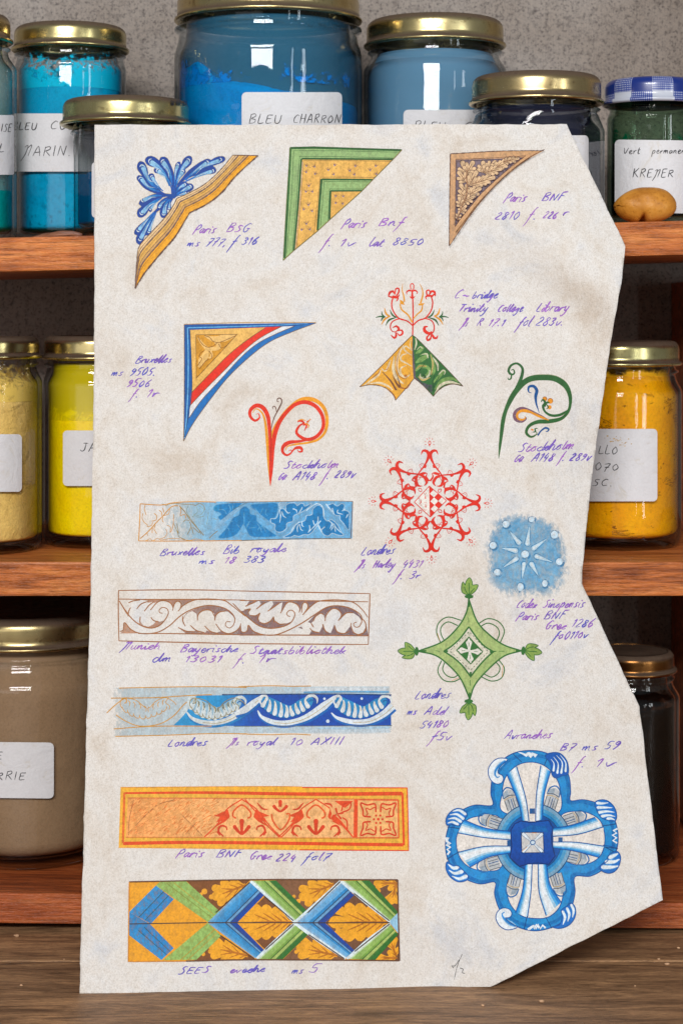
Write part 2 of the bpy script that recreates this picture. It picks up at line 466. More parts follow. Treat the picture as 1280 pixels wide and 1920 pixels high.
class Art:
    """drawing in photo pixels (or the pixels of an enlarged crop set with frame()); every new shape lies a hair above the last"""
    def __init__(self, surf, dz=1.2e-5, z0=3e-5, grid=6.0, tone=1.0):
        self.surf, self.dz, self.z = surf, dz, z0
        self.g = grid
        self.tone = tone
        self.verts, self.faces, self.cols, self.grain = [], [], [], []
        self.ox = self.oy = 0.0; self.s = 1.0
        self.occ = {}; self.clip = None
    def layer(self, cells):
        """a shape lies one film above whatever is already painted in the cells it covers"""
        n = 1 + max((self.occ.get(c, 0) for c in cells), default=0)
        for c in cells: self.occ[c] = n
        return self.z + n * self.dz
    def frame(self, ox, oy, s):
        self.ox, self.oy, self.s = ox, oy, s
        return self
    def T(self, p): return (self.ox + p[0] / self.s, self.oy + p[1] / self.s)
    def _c(self, col, a, p):
        if callable(col): col = col(*p)
        aa = a
        if len(col) == 4: aa = a * col[3]
        if col[2] > col[0] + 45 and col[2] > col[1] + 10 and self.tone < 1:      # the blues are an azure, greener than plain blue
            k = max(0.0, min(1.0, (100 - col[0]) / 50))
            col = (col[0] * (1 - .40 * k), min(255, col[1] * (1 + .04 * k)), col[2])
        l = lin(col[:3])
        return (l[0] * self.tone, l[1] * self.tone, l[2] * self.tone, aa)
    def poly(self, pts, col, a=1.0, grain=0.12, smooth=False, holes=(), fine=None):
        if smooth: pts = spline(pts, True, 4.0 if self.s == 1 else 4.0 * self.s / 2)
        loops = [pts] + list(holes)
        loops = [[self.T(p) for p in lp] for lp in loops]
        flat = [p for lp in loops for p in lp]
        tris = tessellate_polygon([[Vector((p[0], p[1], 0)) for p in lp] for lp in loops])
        idx = {}
        pieces = []
        for t in tris:
            tri = [flat[i] for i in t]
            ar = (tri[1][0] - tri[0][0]) * (tri[2][1] - tri[0][1]) - (tri[2][0] - tri[0][0]) * (tri[1][1] - tri[0][1])
            if abs(ar) < 1e-7: continue
            if ar > 0: tri = tri[::-1]
            if self.clip:
                c0, c1 = self.T(self.clip[:2]), self.T(self.clip[2:])
                for ax in (0, 1):
                    if len(tri) > 2: tri = clip_half(tri, ax, c0[ax], True)
                    if len(tri) > 2: tri = clip_half(tri, ax, c1[ax], False)
                if len(tri) < 3: continue
            pieces += list(grid_cells(tri, fine or self.g))
        cells = set()
        for pc in pieces:
            x_, y_ = [p[0] for p in pc], [p[1] for p in pc]
            for i in range(int(min(x_) // 3), int(max(x_) // 3) + 1):
                for j in range(int(min(y_) // 3), int(max(y_) // 3) + 1): cells.add((i, j))
        z = self.layer(cells)
        if True:
            for cell in pieces:
                f = []
                for p in cell:
                    k = (round(p[0], 4), round(p[1], 4))
                    if k not in idx:
                        idx[k] = len(self.verts)
                        self.verts.append(self.surf(p[0], p[1], z))
                        q = ((p[0] - self.ox) * self.s, (p[1] - self.oy) * self.s)
                        self.cols.append(self._c(col, a, q)); self.grain.append(grain)
                    if not f or f[-1] != idx[k]: f.append(idx[k])
                if len(f) > 2 and f[0] == f[-1]: f.pop()
                if len(set(f)) == len(f) and len(f) >= 3: self.faces.append(f)
    def line(self, pts, w, col, a=1.0, grain=0.12, smooth=True, ws=None, taper=(1, 1), cap=True, jit=0.0, closed=False):
        """ribbon; ws = widths at the given points (interpolated), taper = width factor at both ends"""
        if closed and smooth:
            P = spline(pts, True, 3.0 * max(1.0, self.s)); P.append(P[0])
        else:
            if closed: pts = list(pts) + [pts[0]]
            P = spline(pts, False, 3.0 * max(1.0, self.s)) if smooth else list(pts)
        if not smooth:
            Q = []
            for i in range(len(P) - 1):
                m = max(1, int(math.dist(P[i], P[i + 1]) / (9 * self.s)))
                Q += [(P[i][0] + (P[i + 1][0] - P[i][0]) * k / m, P[i][1] + (P[i + 1][1] - P[i][1]) * k / m) for k in range(m)]
            P = Q + [P[-1]]
        n = len(P)
        if n < 2: return
        L = [0.0]
        for i in range(1, n): L.append(L[-1] + math.dist(P[i - 1], P[i]))
        if L[-1] < 1e-6: return
        base = len(self.verts)
        rec, cells = [], set()
        for i in range(n):
            t = L[i] / L[-1]
            if ws:
                q = t * (len(ws) - 1); k = min(int(q), len(ws) - 2)
                wd = ws[k] + (ws[k + 1] - ws[k]) * (q - k)
            else:
                e = 0.35
                f = 1.0
                if t < e: f = taper[0] + (1 - taper[0]) * (t / e)
                elif t > 1 - e: f = taper[1] + (1 - taper[1]) * ((1 - t) / e)
                wd = w * f
            if jit: wd *= 1 + jit * (noise.noise(Vector((P[i][0] * 0.13, P[i][1] * 0.13, base * 0.37))))
            a0, b0 = P[max(0, i - 1)], P[min(n - 1, i + 1)]
            dx, dy = b0[0] - a0[0], b0[1] - a0[1]
            l = math.hypot(dx, dy) or 1.0
            nx, ny = -dy / l * wd / 2, dx / l * wd / 2
            for sgn in (1, -1):
                q = (P[i][0] + sgn * nx, P[i][1] + sgn * ny)
                if self.clip: q = (max(self.clip[0], min(self.clip[2], q[0])), max(self.clip[1], min(self.clip[3], q[1])))
                r = self.T(q)
                rec.append((r, t))
                self.cols.append(self._c(col, a, q)); self.grain.append(grain)
            ra, rb = rec[-2][0], rec[-1][0]
            m = max(1, int(math.dist(ra, rb) / 2))
            for k in range(m + 1):
                q = (ra[0] + (rb[0] - ra[0]) * k / m, ra[1] + (rb[1] - ra[1]) * k / m)
                cells.add((int(q[0] // 3), int(q[1] // 3)))
        z = self.layer(cells)
        for r, t in rec: self.verts.append(self.surf(r[0], r[1], z + t * self.dz * 0.8))
        for i in range(n - 1):
            b = base + 2 * i
            self.faces.append([b, b + 1, b + 3, b + 2])
    def dot(self, c, r, col, ry=None, a=1.0, grain=0.1, rot=0.0, n=16):
        ry = ry or r
        cs, sn = math.cos(rot), math.sin(rot)
        self.poly([(c[0] + r * math.cos(k * 2 * math.pi / n) * cs - ry * math.sin(k * 2 * math.pi / n) * sn,
                    c[1] + r * math.cos(k * 2 * math.pi / n) * sn + ry * math.sin(k * 2 * math.pi / n) * cs) for k in range(n)], col, a, grain)
    def lobe(self, b, c, t, w, col, a=1.0, grain=0.12, root=0.22, pw=1.1):
        """tear-drop from base b through control c to a round tip t"""
        n = 14
        C = []
        for i in range(n + 1):
            u = i / n
            C.append(tuple((1 - u) ** 2 * b[j] + 2 * u * (1 - u) * c[j] + u * u * t[j] for j in (0, 1)))
        left, right = [], []
        for i in range(n + 1):
            u = i / n
            wd = 0.5 * w * (root + (1 - root) * u ** pw)
            p0, p1 = C[max(0, i - 1)], C[min(n, i + 1)]
            dx, dy = p1[0] - p0[0], p1[1] - p0[1]
            l = math.hypot(dx, dy) or 1
            left.append((C[i][0] - dy / l * wd, C[i][1] + dx / l * wd))
            right.append((C[i][0] + dy / l * wd, C[i][1] - dx / l * wd))
        p0, p1 = C[-2], C[-1]
        an = math.atan2(p1[1] - p0[1], p1[0] - p0[0])
        capp = [(t[0] + 0.5 * w * math.cos(an + math.pi / 2 - k * math.pi / 8), t[1] + 0.5 * w * math.sin(an + math.pi / 2 - k * math.pi / 8)) for k in range(1, 8)]
        self.poly(left + capp + right[::-1], col, a, grain)
    def build(self, name, parent, mat=None):
        me = bpy.data.meshes.new(name)
        me.from_pydata(self.verts, [], self.faces)
        ca = me.color_attributes.new('Col', 'FLOAT_COLOR', 'POINT')
        ca.data.foreach_set('color', [v for c in self.cols for v in c])
        ga = me.attributes.new('grain', 'FLOAT', 'POINT')
        ga.data.foreach_set('value', self.grain)
        me.materials.append(mat or M_INK)
        for p in me.polygons: p.use_smooth = True
        o = bpy.data.objects.new(name, me)
        COL.objects.link(o)
        o.parent = parent
        return o

# ------------------------------------------------------------------ one-stroke handwriting
GL = {
'a': (1.0, [[(.78,.88),(.42,1.0),(.06,.5),(.28,.0),(.66,.4),(.82,.95),(.78,.2),(1.0,.1)]]),
'b': (.95, [[(.12,2.0),(.06,.2),(.45,.0),(.8,.5),(.5,.98),(.1,.6)]]),
'c': (.85, [[(.78,.82),(.45,1.0),(.05,.5),(.32,.0),(.85,.2)]]),
'd': (1.05, [[(.78,.85),(.4,1.0),(.05,.5),(.32,.0),(.72,.45),(.9,2.0)],[(.88,1.7),(.8,.25),(1.0,.08)]]),
'e': (.85, [[(.02,.38),(.5,.58),(.66,.88),(.42,1.02),(.1,.6),(.2,.05),(.55,.0),(.9,.3)]]),
'f': (.75, [[(.75,1.95),(.45,1.8),(.3,.8),(.15,-.6),(.0,-1.3)],[(.0,.75),(.75,.9)]]),
'g': (1.0, [[(.78,.88),(.4,1.0),(.05,.5),(.35,.05),(.75,.5),(.85,.95)],[(.85,.95),(.75,-.4),(.4,-.95),(.0,-.6)]]),
'h': (1.0, [[(.15,2.0),(.05,.0)],[(.08,.4),(.45,1.0),(.7,.8),(.68,.15),(.95,.05)]]),
'i': (.45, [[(.1,.98),(.1,.15),(.35,.05)],[(.18,1.45),(.24,1.6)]]),
'k': (.9, [[(.12,2.0),(.05,.0)],[(.75,1.0),(.12,.5)],[(.2,.55),(.8,.0)]]),
'l': (.5, [[(.25,2.0),(.1,.6),(.18,.05),(.45,.1)]]),
'm': (1.35, [[(.05,.95),(.05,.0)],[(.07,.4),(.38,1.0),(.52,.75),(.5,.0)],[(.52,.4),(.85,1.0),(1.0,.75),(1.0,.15),(1.25,.05)]]),
'n': (1.0, [[(.05,.95),(.05,.0)],[(.07,.4),(.42,1.0),(.65,.75),(.65,.15),(.95,.05)]]),
'o': (.95, [[(.5,1.0),(.08,.55),(.35,.0),(.78,.45),(.5,1.0),(.9,.9)]]),
'p': (.95, [[(.1,1.0),(.0,-1.0)],[(.1,.6),(.5,1.0),(.8,.6),(.45,.05),(.1,.2)]]),
'r': (.75, [[(.05,.95),(.08,.0)],[(.1,.5),(.4,.95),(.7,.9)]]),
's': (.75, [[(.7,.95),(.25,.85),(.35,.5),(.6,.25),(.3,.0),(.0,.1)]]),
't': (.65, [[(.3,1.7),(.15,.3),(.3,.02),(.6,.15)],[(.0,1.05),(.65,1.12)]]),
'u': (1.0, [[(.08,.95),(.08,.25),(.35,.02),(.7,.5),(.75,.95),(.72,.15),(1.0,.08)]]),
'v': (.85, [[(.05,.95),(.28,.0),(.7,.8),(.85,.95)]]),
'x': (.85, [[(.05,.95),(.75,.02)],[(.78,.95),(.02,.02)]]),
'y': (.95, [[(.08,.95),(.12,.3),(.4,.1),(.72,.6),(.8,.95)],[(.8,.95),(.6,-.5),(.2,-1.0),(-.1,-.7)]]),
'~': (1.2, [[(.0,.45),(.4,.6),(.8,.35),(1.2,.5)]]),
'A': (1.2, [[(.0,.0),(.6,1.8),(1.0,.0)],[(.2,.65),(1.0,.75)]]),
'B': (1.15, [[(.2,1.8),(.1,.0)],[(.15,1.7),(.75,1.85),(.9,1.4),(.3,.95),(.95,.75),(.85,.15),(.05,.0)]]),
'C': (1.15, [[(1.0,1.6),(.65,1.85),(.1,1.0),(.3,.1),(.95,.2)]]),
'D': (1.2, [[(.2,1.8),(.1,.0),(.7,.1),(1.05,.9),(.7,1.7),(.1,1.75)]]),
'E': (1.05, [[(.95,1.75),(.2,1.7),(.15,1.0),(.1,.05),(.9,.1)],[(.15,.95),(.75,1.0)]]),
'F': (1.0, [[(.2,1.75),(.1,.0)],[(.15,1.75),(.98,1.8)],[(.15,.95),(.75,1.0)]]),
'G': (1.25, [[(1.0,1.6),(.6,1.85),(.1,1.0),(.35,.05),(.85,.2),(.95,.8)],[(.6,.8),(1.2,.75)]]),
'H': (1.2, [[(.15,1.8),(.05,.0)],[(.95,1.8),(.9,.0)],[(.1,.9),(.95,.98)]]),
'I': (.45, [[(.15,1.8),(.1,.0)]]),
'J': (1.0, [[(.3,1.75),(1.0,1.75)],[(.7,1.75),(.6,.3),(.25,.0),(.0,.3)]]),
'K': (1.15, [[(.15,1.8),(.1,.0)],[(.95,1.8),(.15,.8)],[(.3,.9),(1.05,.0)]]),
'L': (1.0, [[(.2,1.8),(.1,.05),(.9,.1)]]),
'M': (1.5, [[(.1,.0),(.25,1.75),(.65,.7),(1.15,1.75),(1.2,.0)]]),
'W': (1.2, [[(.15,1.4),(.55,1.75),(.35,.3),(-.1,-.8)],[(.5,1.2),(1.05,1.8),(.8,.0)]]),
'N': (1.25, [[(.05,.0),(.2,1.75)],[(.2,1.75),(.85,.05)],[(.85,.05),(1.05,1.8)]]),
'O': (1.25, [[(.6,1.8),(.1,1.0),(.4,.0),(1.0,.7),(.65,1.75)]]),
'P': (1.05, [[(.2,1.7),(.0,-.2)],[(.15,1.5),(.6,1.9),(.95,1.4),(.5,.85),(.1,.9)]]),
'R': (1.15, [[(.2,1.75),(.1,.0)],[(.15,1.6),(.75,1.8),(.85,1.3),(.2,.85)],[(.4,.85),(1.0,.0)]]),
'S': (1.1, [[(1.0,1.6),(.55,1.8),(.3,1.35),(.75,.8),(.6,.1),(.0,.1)]]),
'T': (1.1, [[(.05,1.65),(1.1,1.8)],[(.6,1.7),(.35,.0)]]),
'U': (1.15, [[(.1,1.8),(.15,.4),(.5,.0),(.9,.4),(1.0,1.8)]]),
'V': (1.15, [[(.05,1.8),(.4,.0),(1.1,1.8)]]),
'X': (1.1, [[(.1,1.8),(.95,.0)],[(1.0,1.8),(.0,.0)]]),
'0': (1.0, [[(.5,1.6),(.08,.9),(.35,.0),(.85,.7),(.5,1.6)]]),
'1': (.6, [[(.05,1.2),(.4,1.65),(.3,.0)]]),
'2': (1.0, [[(.1,1.3),(.5,1.65),(.75,1.2),(.1,.05),(.9,.1)]]),
'3': (.95, [[(.1,1.55),(.6,1.65),(.7,1.25),(.3,.9),(.8,.6),(.5,.0),(.0,.15)]]),
'4': (1.0, [[(.4,1.65),(.1,.7),(.85,.75)],[(.75,1.2),(.6,-.2)]]),
'5': (1.0, [[(.95,1.65),(.3,1.6),(.15,.95),(.7,.8),(.6,.05),(.0,.1)]]),
'6': (.95, [[(.75,1.7),(.15,.8),(.3,.0),(.8,.4),(.5,.85),(.15,.5)]]),
'7': (.95, [[(.05,1.5),(.85,1.6),(.4,.6),(.2,-.2)],[(.15,.75),(.75,.85)]]),
'8': (.95, [[(.75,1.45),(.35,1.6),(.25,1.1),(.75,.5),(.4,.0),(.08,.4),(.75,1.2),(.7,1.5)]]),
'9': (.95, [[(.75,1.4),(.35,1.6),(.15,1.1),(.5,.85),(.8,1.4),(.6,.4),(.25,-.1)]]),
'.': (.45, [[(.12,.08),(.2,.0)]]),
',': (.45, [[(.2,.15),(.05,-.35)]]),
'-': (.6, [[(.05,.7),(.5,.75)]]),
"'": (.4, [[(.2,1.9),(.15,1.5)]]),
' ': (.75, []),
}
JOIN_ALL = set("adhkmnr")
def write(art, s, x0, x1, y, h, w=2.2, cols=None, slant=0.33, dy=0.0, jit=0.10, grain=0.22, rnd=None, joined=False):
    """text s between photo x0 and x1 on baseline y (dy = rise to the right end), x-height h; joined = running hand"""
    rnd = rnd or random.Random(hash_text(s))
    adv = sum(GL[c][0] + 0.22 for c in s)
    sx = (x1 - x0 - slant * h) / adv
    cx = x0
    base_c = rnd.random()
    run = []
    def ink(pts, by, hs):
        if cols:
            q = max(0, min(1, base_c + rnd.uniform(-.45, .45)))
            q2 = max(0, min(1, q + rnd.uniform(-.5, .5)))
            ca, cb = mixc(cols[0], cols[1], q), mixc(cols[0], cols[1], q2)
            ya, yb = by - 2 * hs, by + hs * .3
            col = (lambda X, Y: mixc(ca, cb, (Y - ya) / (yb - ya)))
        else:
            col = (30, 30, 34)
        if len(pts) == 2 and math.dist(pts[0], pts[1]) < h * .30:
            art.dot(((pts[0][0] + pts[1][0]) / 2, (pts[0][1] + pts[1][1]) / 2), w * .62, col, grain=0, n=8)
            return
        art.line(pts, w * rnd.uniform(.85, 1.2), col, grain=grain, taper=(.75, .6), jit=.45)
    for c in s:
        wd, strokes = GL[c]
        t = (cx - x0) / max(1e-6, x1 - x0)
        by = y - dy * t + rnd.uniform(-1, 1) * h * 0.07
        hs = h * rnd.uniform(0.84, 1.12)
        low = joined and c.islower() and c not in "fxs"
        if low and c in JOIN_ALL: strokes = [sum(strokes, [])]
        for k, st in enumerate(strokes):
            pts = [(cx + p[0] * sx + slant * p[1] * hs + rnd.uniform(-jit, jit) * h * .35, by - p[1] * hs + rnd.uniform(-jit, jit) * h * .35) for p in st]
            if low and k == 0:
                run += pts
                if c in "bogpvy": ink(run, by, hs); run = []
            else:
                ink(pts, by, hs)
        if not low and run: ink(run, by, h); run = []
        cx += (wd + 0.22) * sx
    if run: ink(run, y, h)

def hash_text(s):
    h = 17
    for c in s: h = (h * 31 + ord(c)) % 1000003
    return h
# ------------------------------------------------------------------ setting: tabletop and wall
bm = bmesh.new()
box(bm, -1.2, 1.2, -0.70, -0.0395, -0.03, 0.0, 0.0007, 1)
box(bm, -1.2, 1.2, -0.0390, 0.60, -0.03, 0.0, 0.0007, 1)
tabletop = link_mesh("tabletop", bm, M_TABLE, smooth=False)
tag(tabletop, kind="structure")
bm = bmesh.new()
box(bm, -1.2, 1.2, 0.1625, 0.19, 0.0, 0.95)
wall = link_mesh("wall", bm, M_WALL, smooth=False)
tag(wall, kind="structure")

# ------------------------------------------------------------------ the shelf
def shelf_z(i, x):
    t = (x + 0.1664) / 0.3328
    a, b = [(0.3393, 0.3476), (0.1810, 0.1810), (0.0195, 0.0146)][i]
    return a + (b - a) * t

shelf = empty("wall_shelf", (0, 0.08, 0))
tag(shelf, "varnished reddish wood shelf whose three boards carry the pigment jars", "shelf")
for i, th in enumerate((0.0168, 0.0167, 0.0165)):
    bm = bmesh.new()
    box(bm, -0.40, 0.40, 0.0, 0.162, -th, 0.0, 0.0011, 2)
    for v in bm.verts:
        v.co.z = max(0.0004, v.co.z + shelf_z(i, v.co.x))
        v.co.y -= 0.08
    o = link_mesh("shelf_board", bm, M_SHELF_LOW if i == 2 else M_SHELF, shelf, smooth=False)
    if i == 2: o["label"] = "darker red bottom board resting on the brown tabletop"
for x0, x1, y0 in ((0.1895, 0.2105, 0.118), (-0.262, -0.241, 0.118)):
    for z0, z1 in ((0.0196, 0.1640), (0.1815, 0.3200)):
        bm = bmesh.new()
        box(bm, x0, x1, y0 - 0.08, 0.0817, z0, z1, 0.001, 2)
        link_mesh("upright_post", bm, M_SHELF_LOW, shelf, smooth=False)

# ------------------------------------------------------------------ jars
def lathe(bm, prof, n=96, shape=None, close_top=False, close_bot=False, zfun=None):
    rings = []
    for r, z in prof:
        ring = []
        for k in range(n):
            th = 2 * math.pi * k / n
            rr = r * (shape(th, z) if shape else 1.0)
            zz = zfun(th, r, z) if zfun else z
            ring.append(bm.verts.new((rr * math.sin(th), -rr * math.cos(th), zz)))
        rings.append(ring)
    for a, b in zip(rings[:-1], rings[1:]):
        for k in range(n):
            bm.faces.new((a[k], a[(k + 1) % n], b[(k + 1) % n], b[k]))
    if close_top: bm.faces.new(rings[-1])
    if close_bot: bm.faces.new(rings[0][::-1])
    return rings

def arc(r0, z0, r1, z1, n=6, bulge='out'):
    """quarter-ellipse between two profile points: 'out' leaves vertically and arrives horizontally"""
    res = []
    for i in range(n + 1):
        t = i / n * math.pi / 2
        if bulge == 'out': res.append((r1 + (r0 - r1) * math.cos(t), z0 + (z1 - z0) * math.sin(t)))
        else: res.append((r0 + (r1 - r0) * math.sin(t), z1 + (z0 - z1) * math.cos(t)))
    return res

def hexr(th, rnd=0.94):
    """flat facing the viewer; 1.0 at the corners"""
    a = (th + math.pi / 6) % (math.pi / 3) - math.pi / 6
    return min(0.866 / math.cos(a), rnd)

def make_jar(label, cx, W, lid_w, yt, yb, ysh, shelf_i, yc, glass, lid=True, hexa=False, neck=None, lid_mat=None, base_lift=0.0):
    d = CAMD + yc
    R = W / 2 * K * d
    Rl = lid_w / 2 * K * d
    x = (cx - 640) * K * d
    zb = shelf_z(shelf_i, x) + base_lift
    J = empty("pigment_jar", (x, yc, zb))
    tag(J, label, "jar", "jars of pigment lined up on the shelf")
    def zf(py, rr):            # height of something seen on the front of a ring of radius rr
        return EYE - (py - 590) * K * (d - rr) - zb
    zt, zl, zs = zf(yt, Rl), zf(yb, Rl), zf(ysh, R)
    Rn = Rl * 0.90 if neck is None else neck * Rl
    g = 0.0022
    shp = None
    if hexa:
        def shp(th, z):
            f = 1.0
            if z > zs: f = max(0.0, 1 - (z - zs) / max(1e-5, (zl - zs) * 0.55))
            return 1 + (hexr(th) - 1) * f
    outer = [(R * 0.02, 0.0022), (R * 0.55, 0.0018), (R * 0.80, 0.0), (R * 0.86, 0.0)]
    outer += arc(R * 0.86, 0.0, R, R * 0.20, 6, 'in')
    outer += [(R, R * 0.3 + (zs - R * 0.3) * i / 10) for i in range(11)]
    zn = zs + (zl - zs) * 0.62
    for i in range(1, 9):                                  # S-curved shoulder
        t = i / 8
        e = t * t * (3 - 2 * t) if not hexa else t
        outer.append((R + (Rn - R) * (1 - math.sqrt(max(0, 1 - e * e))) * 0.0 + (Rn - R) * e, zs + (zn - zs) * t))
    hN = zl - zn
    outer += [(Rn * 0.985, zn + hN * .08), (Rn * 1.0, zn + hN * .22), (Rn * 1.045, zn + hN * .36), (Rn * 1.05, zn + hN * .5), (Rn * 1.0, zn + hN * .66), (Rn * 0.985, zn + hN * .9),
              (Rn * 0.985, zl + (zt - zl) * .8)]
    inner = [(Rn * 0.985 - g, zl + (zt - zl) * .8), (Rn * 0.96 - g, zn + hN * .3), (Rn * 0.97 - g, zn)]
    for i in range(7, -1, -1):
        t = i / 8
        e = t * t * (3 - 2 * t)
        inner.append((R - g + (Rn * 0.97 - R) * e, zs + (zn - zs) * t - g * .4))
    inner += [(R - g, R * 0.35)] + arc(R * 0.80, 0.0045, R - g, R * 0.3, 5, 'in')[::-1] + [(R * 0.02, 0.0050)]
    bm = bmesh.new()
    lathe(bm, outer + inner, 120, shp)
    go = link_mesh("glass_body", bm, glass, J, smooth=not hexa)
    info = dict(J=J, R=R, Rl=Rl, Rn=Rn, zs=zs, zn=zn, zl=zl, zt=zt, x=x, d=d, cx=cx, W=W, zb=zb, zf=zf, hexa=hexa, shp=shp, g=g)
    if lid: make_lid(info, lid_mat or M_GOLD)
    return info

def make_lid(I, mat):
    Rl, zl, zt = I['Rl'], I['zl'], I['zt']
    h = zt - zl
    p = [(Rl * .90, zl + h * .10), (Rl * .955, zl - .0001)]
    for k in range(7):                                     # rolled curl at the lower edge
        a = -math.pi / 2 + k * math.pi / 6
        p.append((Rl - .0011 + .0011 * math.cos(a), zl + .0011 + .0011 * math.sin(a)))
    p += [(Rl - .0016, zl + .0024), (Rl - .0016, zl + h * .35), (Rl - .0016, zt - h * .34)]
    p += [(Rl - .0016 - h * .30 * (1 - math.cos(k * math.pi / 14)), zt - h * .34 + h * .34 * math.sin(k * math.pi / 14)) for k in range(1, 8)]
    p += [(Rl * .80, zt - .0002), (Rl * .76, zt - .0011), (Rl * .30, zt - .0012), (Rl * .02, zt - .0012)]
    bm = bmesh.new()
    lathe(bm, p, 120, close_top=True)
    return link_mesh("lid", bm, mat, I['J'])

def powder(I, color, dark, ytop, fill=None, crack=0.0, speck=0.0, name="powder", lump=.3):
    """fill: photo heights of the powder line against the front glass, [(photo x, photo y)]"""
    R = I['R'] - I['g'] - .0004
    zt0 = I['zf'](ytop, I['R'])
    nm = "pigment_powder"
    prof = [(R * .02, .0056), (R * .78, .0056)] + arc(R * .80, .0058, R, R * .3, 5, 'in')
    shp = I['shp']
    top_in = [.97, .85, .65, .4, .15, .02]
    def top(th):
        z = zt0
        if fill:
            s = math.sin(th)
            X = I['cx'] + s * I['W'] / 2
            q = fill[-1][1]
            for (xa, ya), (xb, yb) in zip(fill[:-1], fill[1:]):
                if X <= xb:
                    t = max(0, min(1, (X - xa) / (xb - xa))); q = ya + (yb - ya) * t; break
            zz = I['zf'](q, I['R'])
            f = max(0, min(1, 0.5 + 2.2 * math.cos(th)))
            low = I['zf'](max(y for _, y in fill) + 25, I['R'])
            z = low + (zz - low) * f
        return z + .0009 * noise.noise(Vector((math.sin(th) * 4, math.cos(th) * 4, 1.3))) + .0005 * noise.noise(Vector((math.sin(th) * 17, math.cos(th) * 17, 4)))
    bm = bmesh.new()
    n = 144
    steps = 14
    rings = []
    zw = R * .3
    def rr(th, r, z): return r * (shp(th, min(z, I['zs'])) if shp else 1.0)
    def wallr(z):           # follow the shoulder and neck
        if z <= I['zs'] - .0015: return R
        t = min(1, (z - I['zs'] + .0015) / (I['zn'] - I['zs'] + 1e-6))
        e = t * t * (3 - 2 * t)
        return R + (min(R, I['Rn'] * .97 - I['g'] - .0006) - R) * e
    for r, z in prof:
        rings.append([bm.verts.new((rr(2 * math.pi * k / n, r, z) * math.sin(2 * math.pi * k / n), -rr(2 * math.pi * k / n, r, z) * math.cos(2 * math.pi * k / n), z)) for k in range(n)])
    for s in range(1, steps + 1):
        ring = []
        for k in range(n):
            th = 2 * math.pi * k / n
            z = zw + (top(th) - zw) * s / steps
            r = rr(th, wallr(z), z)
            ring.append(bm.verts.new((r * math.sin(th), -r * math.cos(th), z)))
        rings.append(ring)
    mean = sum(top(2 * math.pi * k / n) for k in range(n)) / n
    for f in top_in:
        ring = []
        for k in range(n):
            th = 2 * math.pi * k / n
            z = mean + (top(th) - mean) * f + .0012 * noise.noise(Vector((math.sin(th) * f * 6, math.cos(th) * f * 6, 9))) - (1 - f) * .001
            r = rr(th, wallr(min(z, top(th))) * f, z)
            ring.append(bm.verts.new((r * math.sin(th), -r * math.cos(th), z)))
        rings.append(ring)
    for a, b in zip(rings[:-1], rings[1:]):
        for k in range(n): bm.faces.new((a[k], a[(k + 1) % n], b[(k + 1) % n], b[k]))
    bm.faces.new(rings[-1]); bm.faces.new(rings[0][::-1])
    m = mat_powder("powder_" + name, (*color, 1), (*dark, 1), crack, speck, lump)
    return link_mesh(nm, bm, m, I['J'])

def dust(I, color, y0, y1, name, inset=.0002, **kw):
    """powder film inside the glass between photo heights y0 (low) and y1 (high)"""
    z0, z1 = I['zf'](y0, I['R']), I['zf'](y1, I['R'])
    z1 = min(z1, I['zl'] - .0005)
    R = I['R'] - I['g'] - inset
    rows = []
    for i in range(15):
        z = z0 + (z1 - z0) * i / 14
        if z <= I['zs'] - .0015: r = R
        else:
            t = min(1, (z - I['zs'] + .0015) / (I['zn'] - I['zs'] + 1e-6))
            e = t * t * (3 - 2 * t)
            r = R + (I['Rn'] * .965 - I['g'] - .0004 - R) * e
        rows.append((r, z))
    bm = bmesh.new()
    lathe(bm, rows, 96, I['shp'])
    return link_mesh("clinging_dust", bm, mat_dust("dust_" + name, (*color, 1), z0, z1, **kw), I['J'])

def jar_surf(I, rad=None, off=0.0003):
    R0 = rad or I['R']
    def surf(X, Y, z):
        Rr = R0 + off + z
        q, th = Rr, 0.0
        for _ in range(0 if I['hexa'] and rad is None else 8):     # sight line against the round front
            s = (X - 640) * K * (I['d'] - q * math.cos(th)) - I['x']
            th = math.asin(max(-.985, min(.985, s / q)))
        if I['hexa'] and rad is None:
            s = (X - 640) * K * (I['d'] - .8 * R0) - I['x']
            lo, hi = -1.4, 1.4
            for _ in range(40):
                m = (lo + hi) / 2
                if Rr * hexr(m) * math.sin(m) < s: lo = m
                else: hi = m
            th = (lo + hi) / 2
            q = Rr * hexr(th)
        # the marks sit where the sight line meets the front of the jar
        return (q * math.sin(th), -q * math.cos(th), EYE - (Y - 590) * K * (I['d'] - q * math.cos(th)) - I['zb'])
    return surf

def rrect(x0, y0, x1, y1, r, tilt=0.0):
    P = []
    for cx, cy, a in ((x1 - r, y0 + r, -90), (x1 - r, y1 - r, 0), (x0 + r, y1 - r, 90), (x0 + r, y0 + r, 180)):
        for k in range(6):
            t = math.radians(a + k * 18)
            P.append((cx + r * math.cos(t), cy + r * math.sin(t) + tilt * (cx - x0)))
    return P

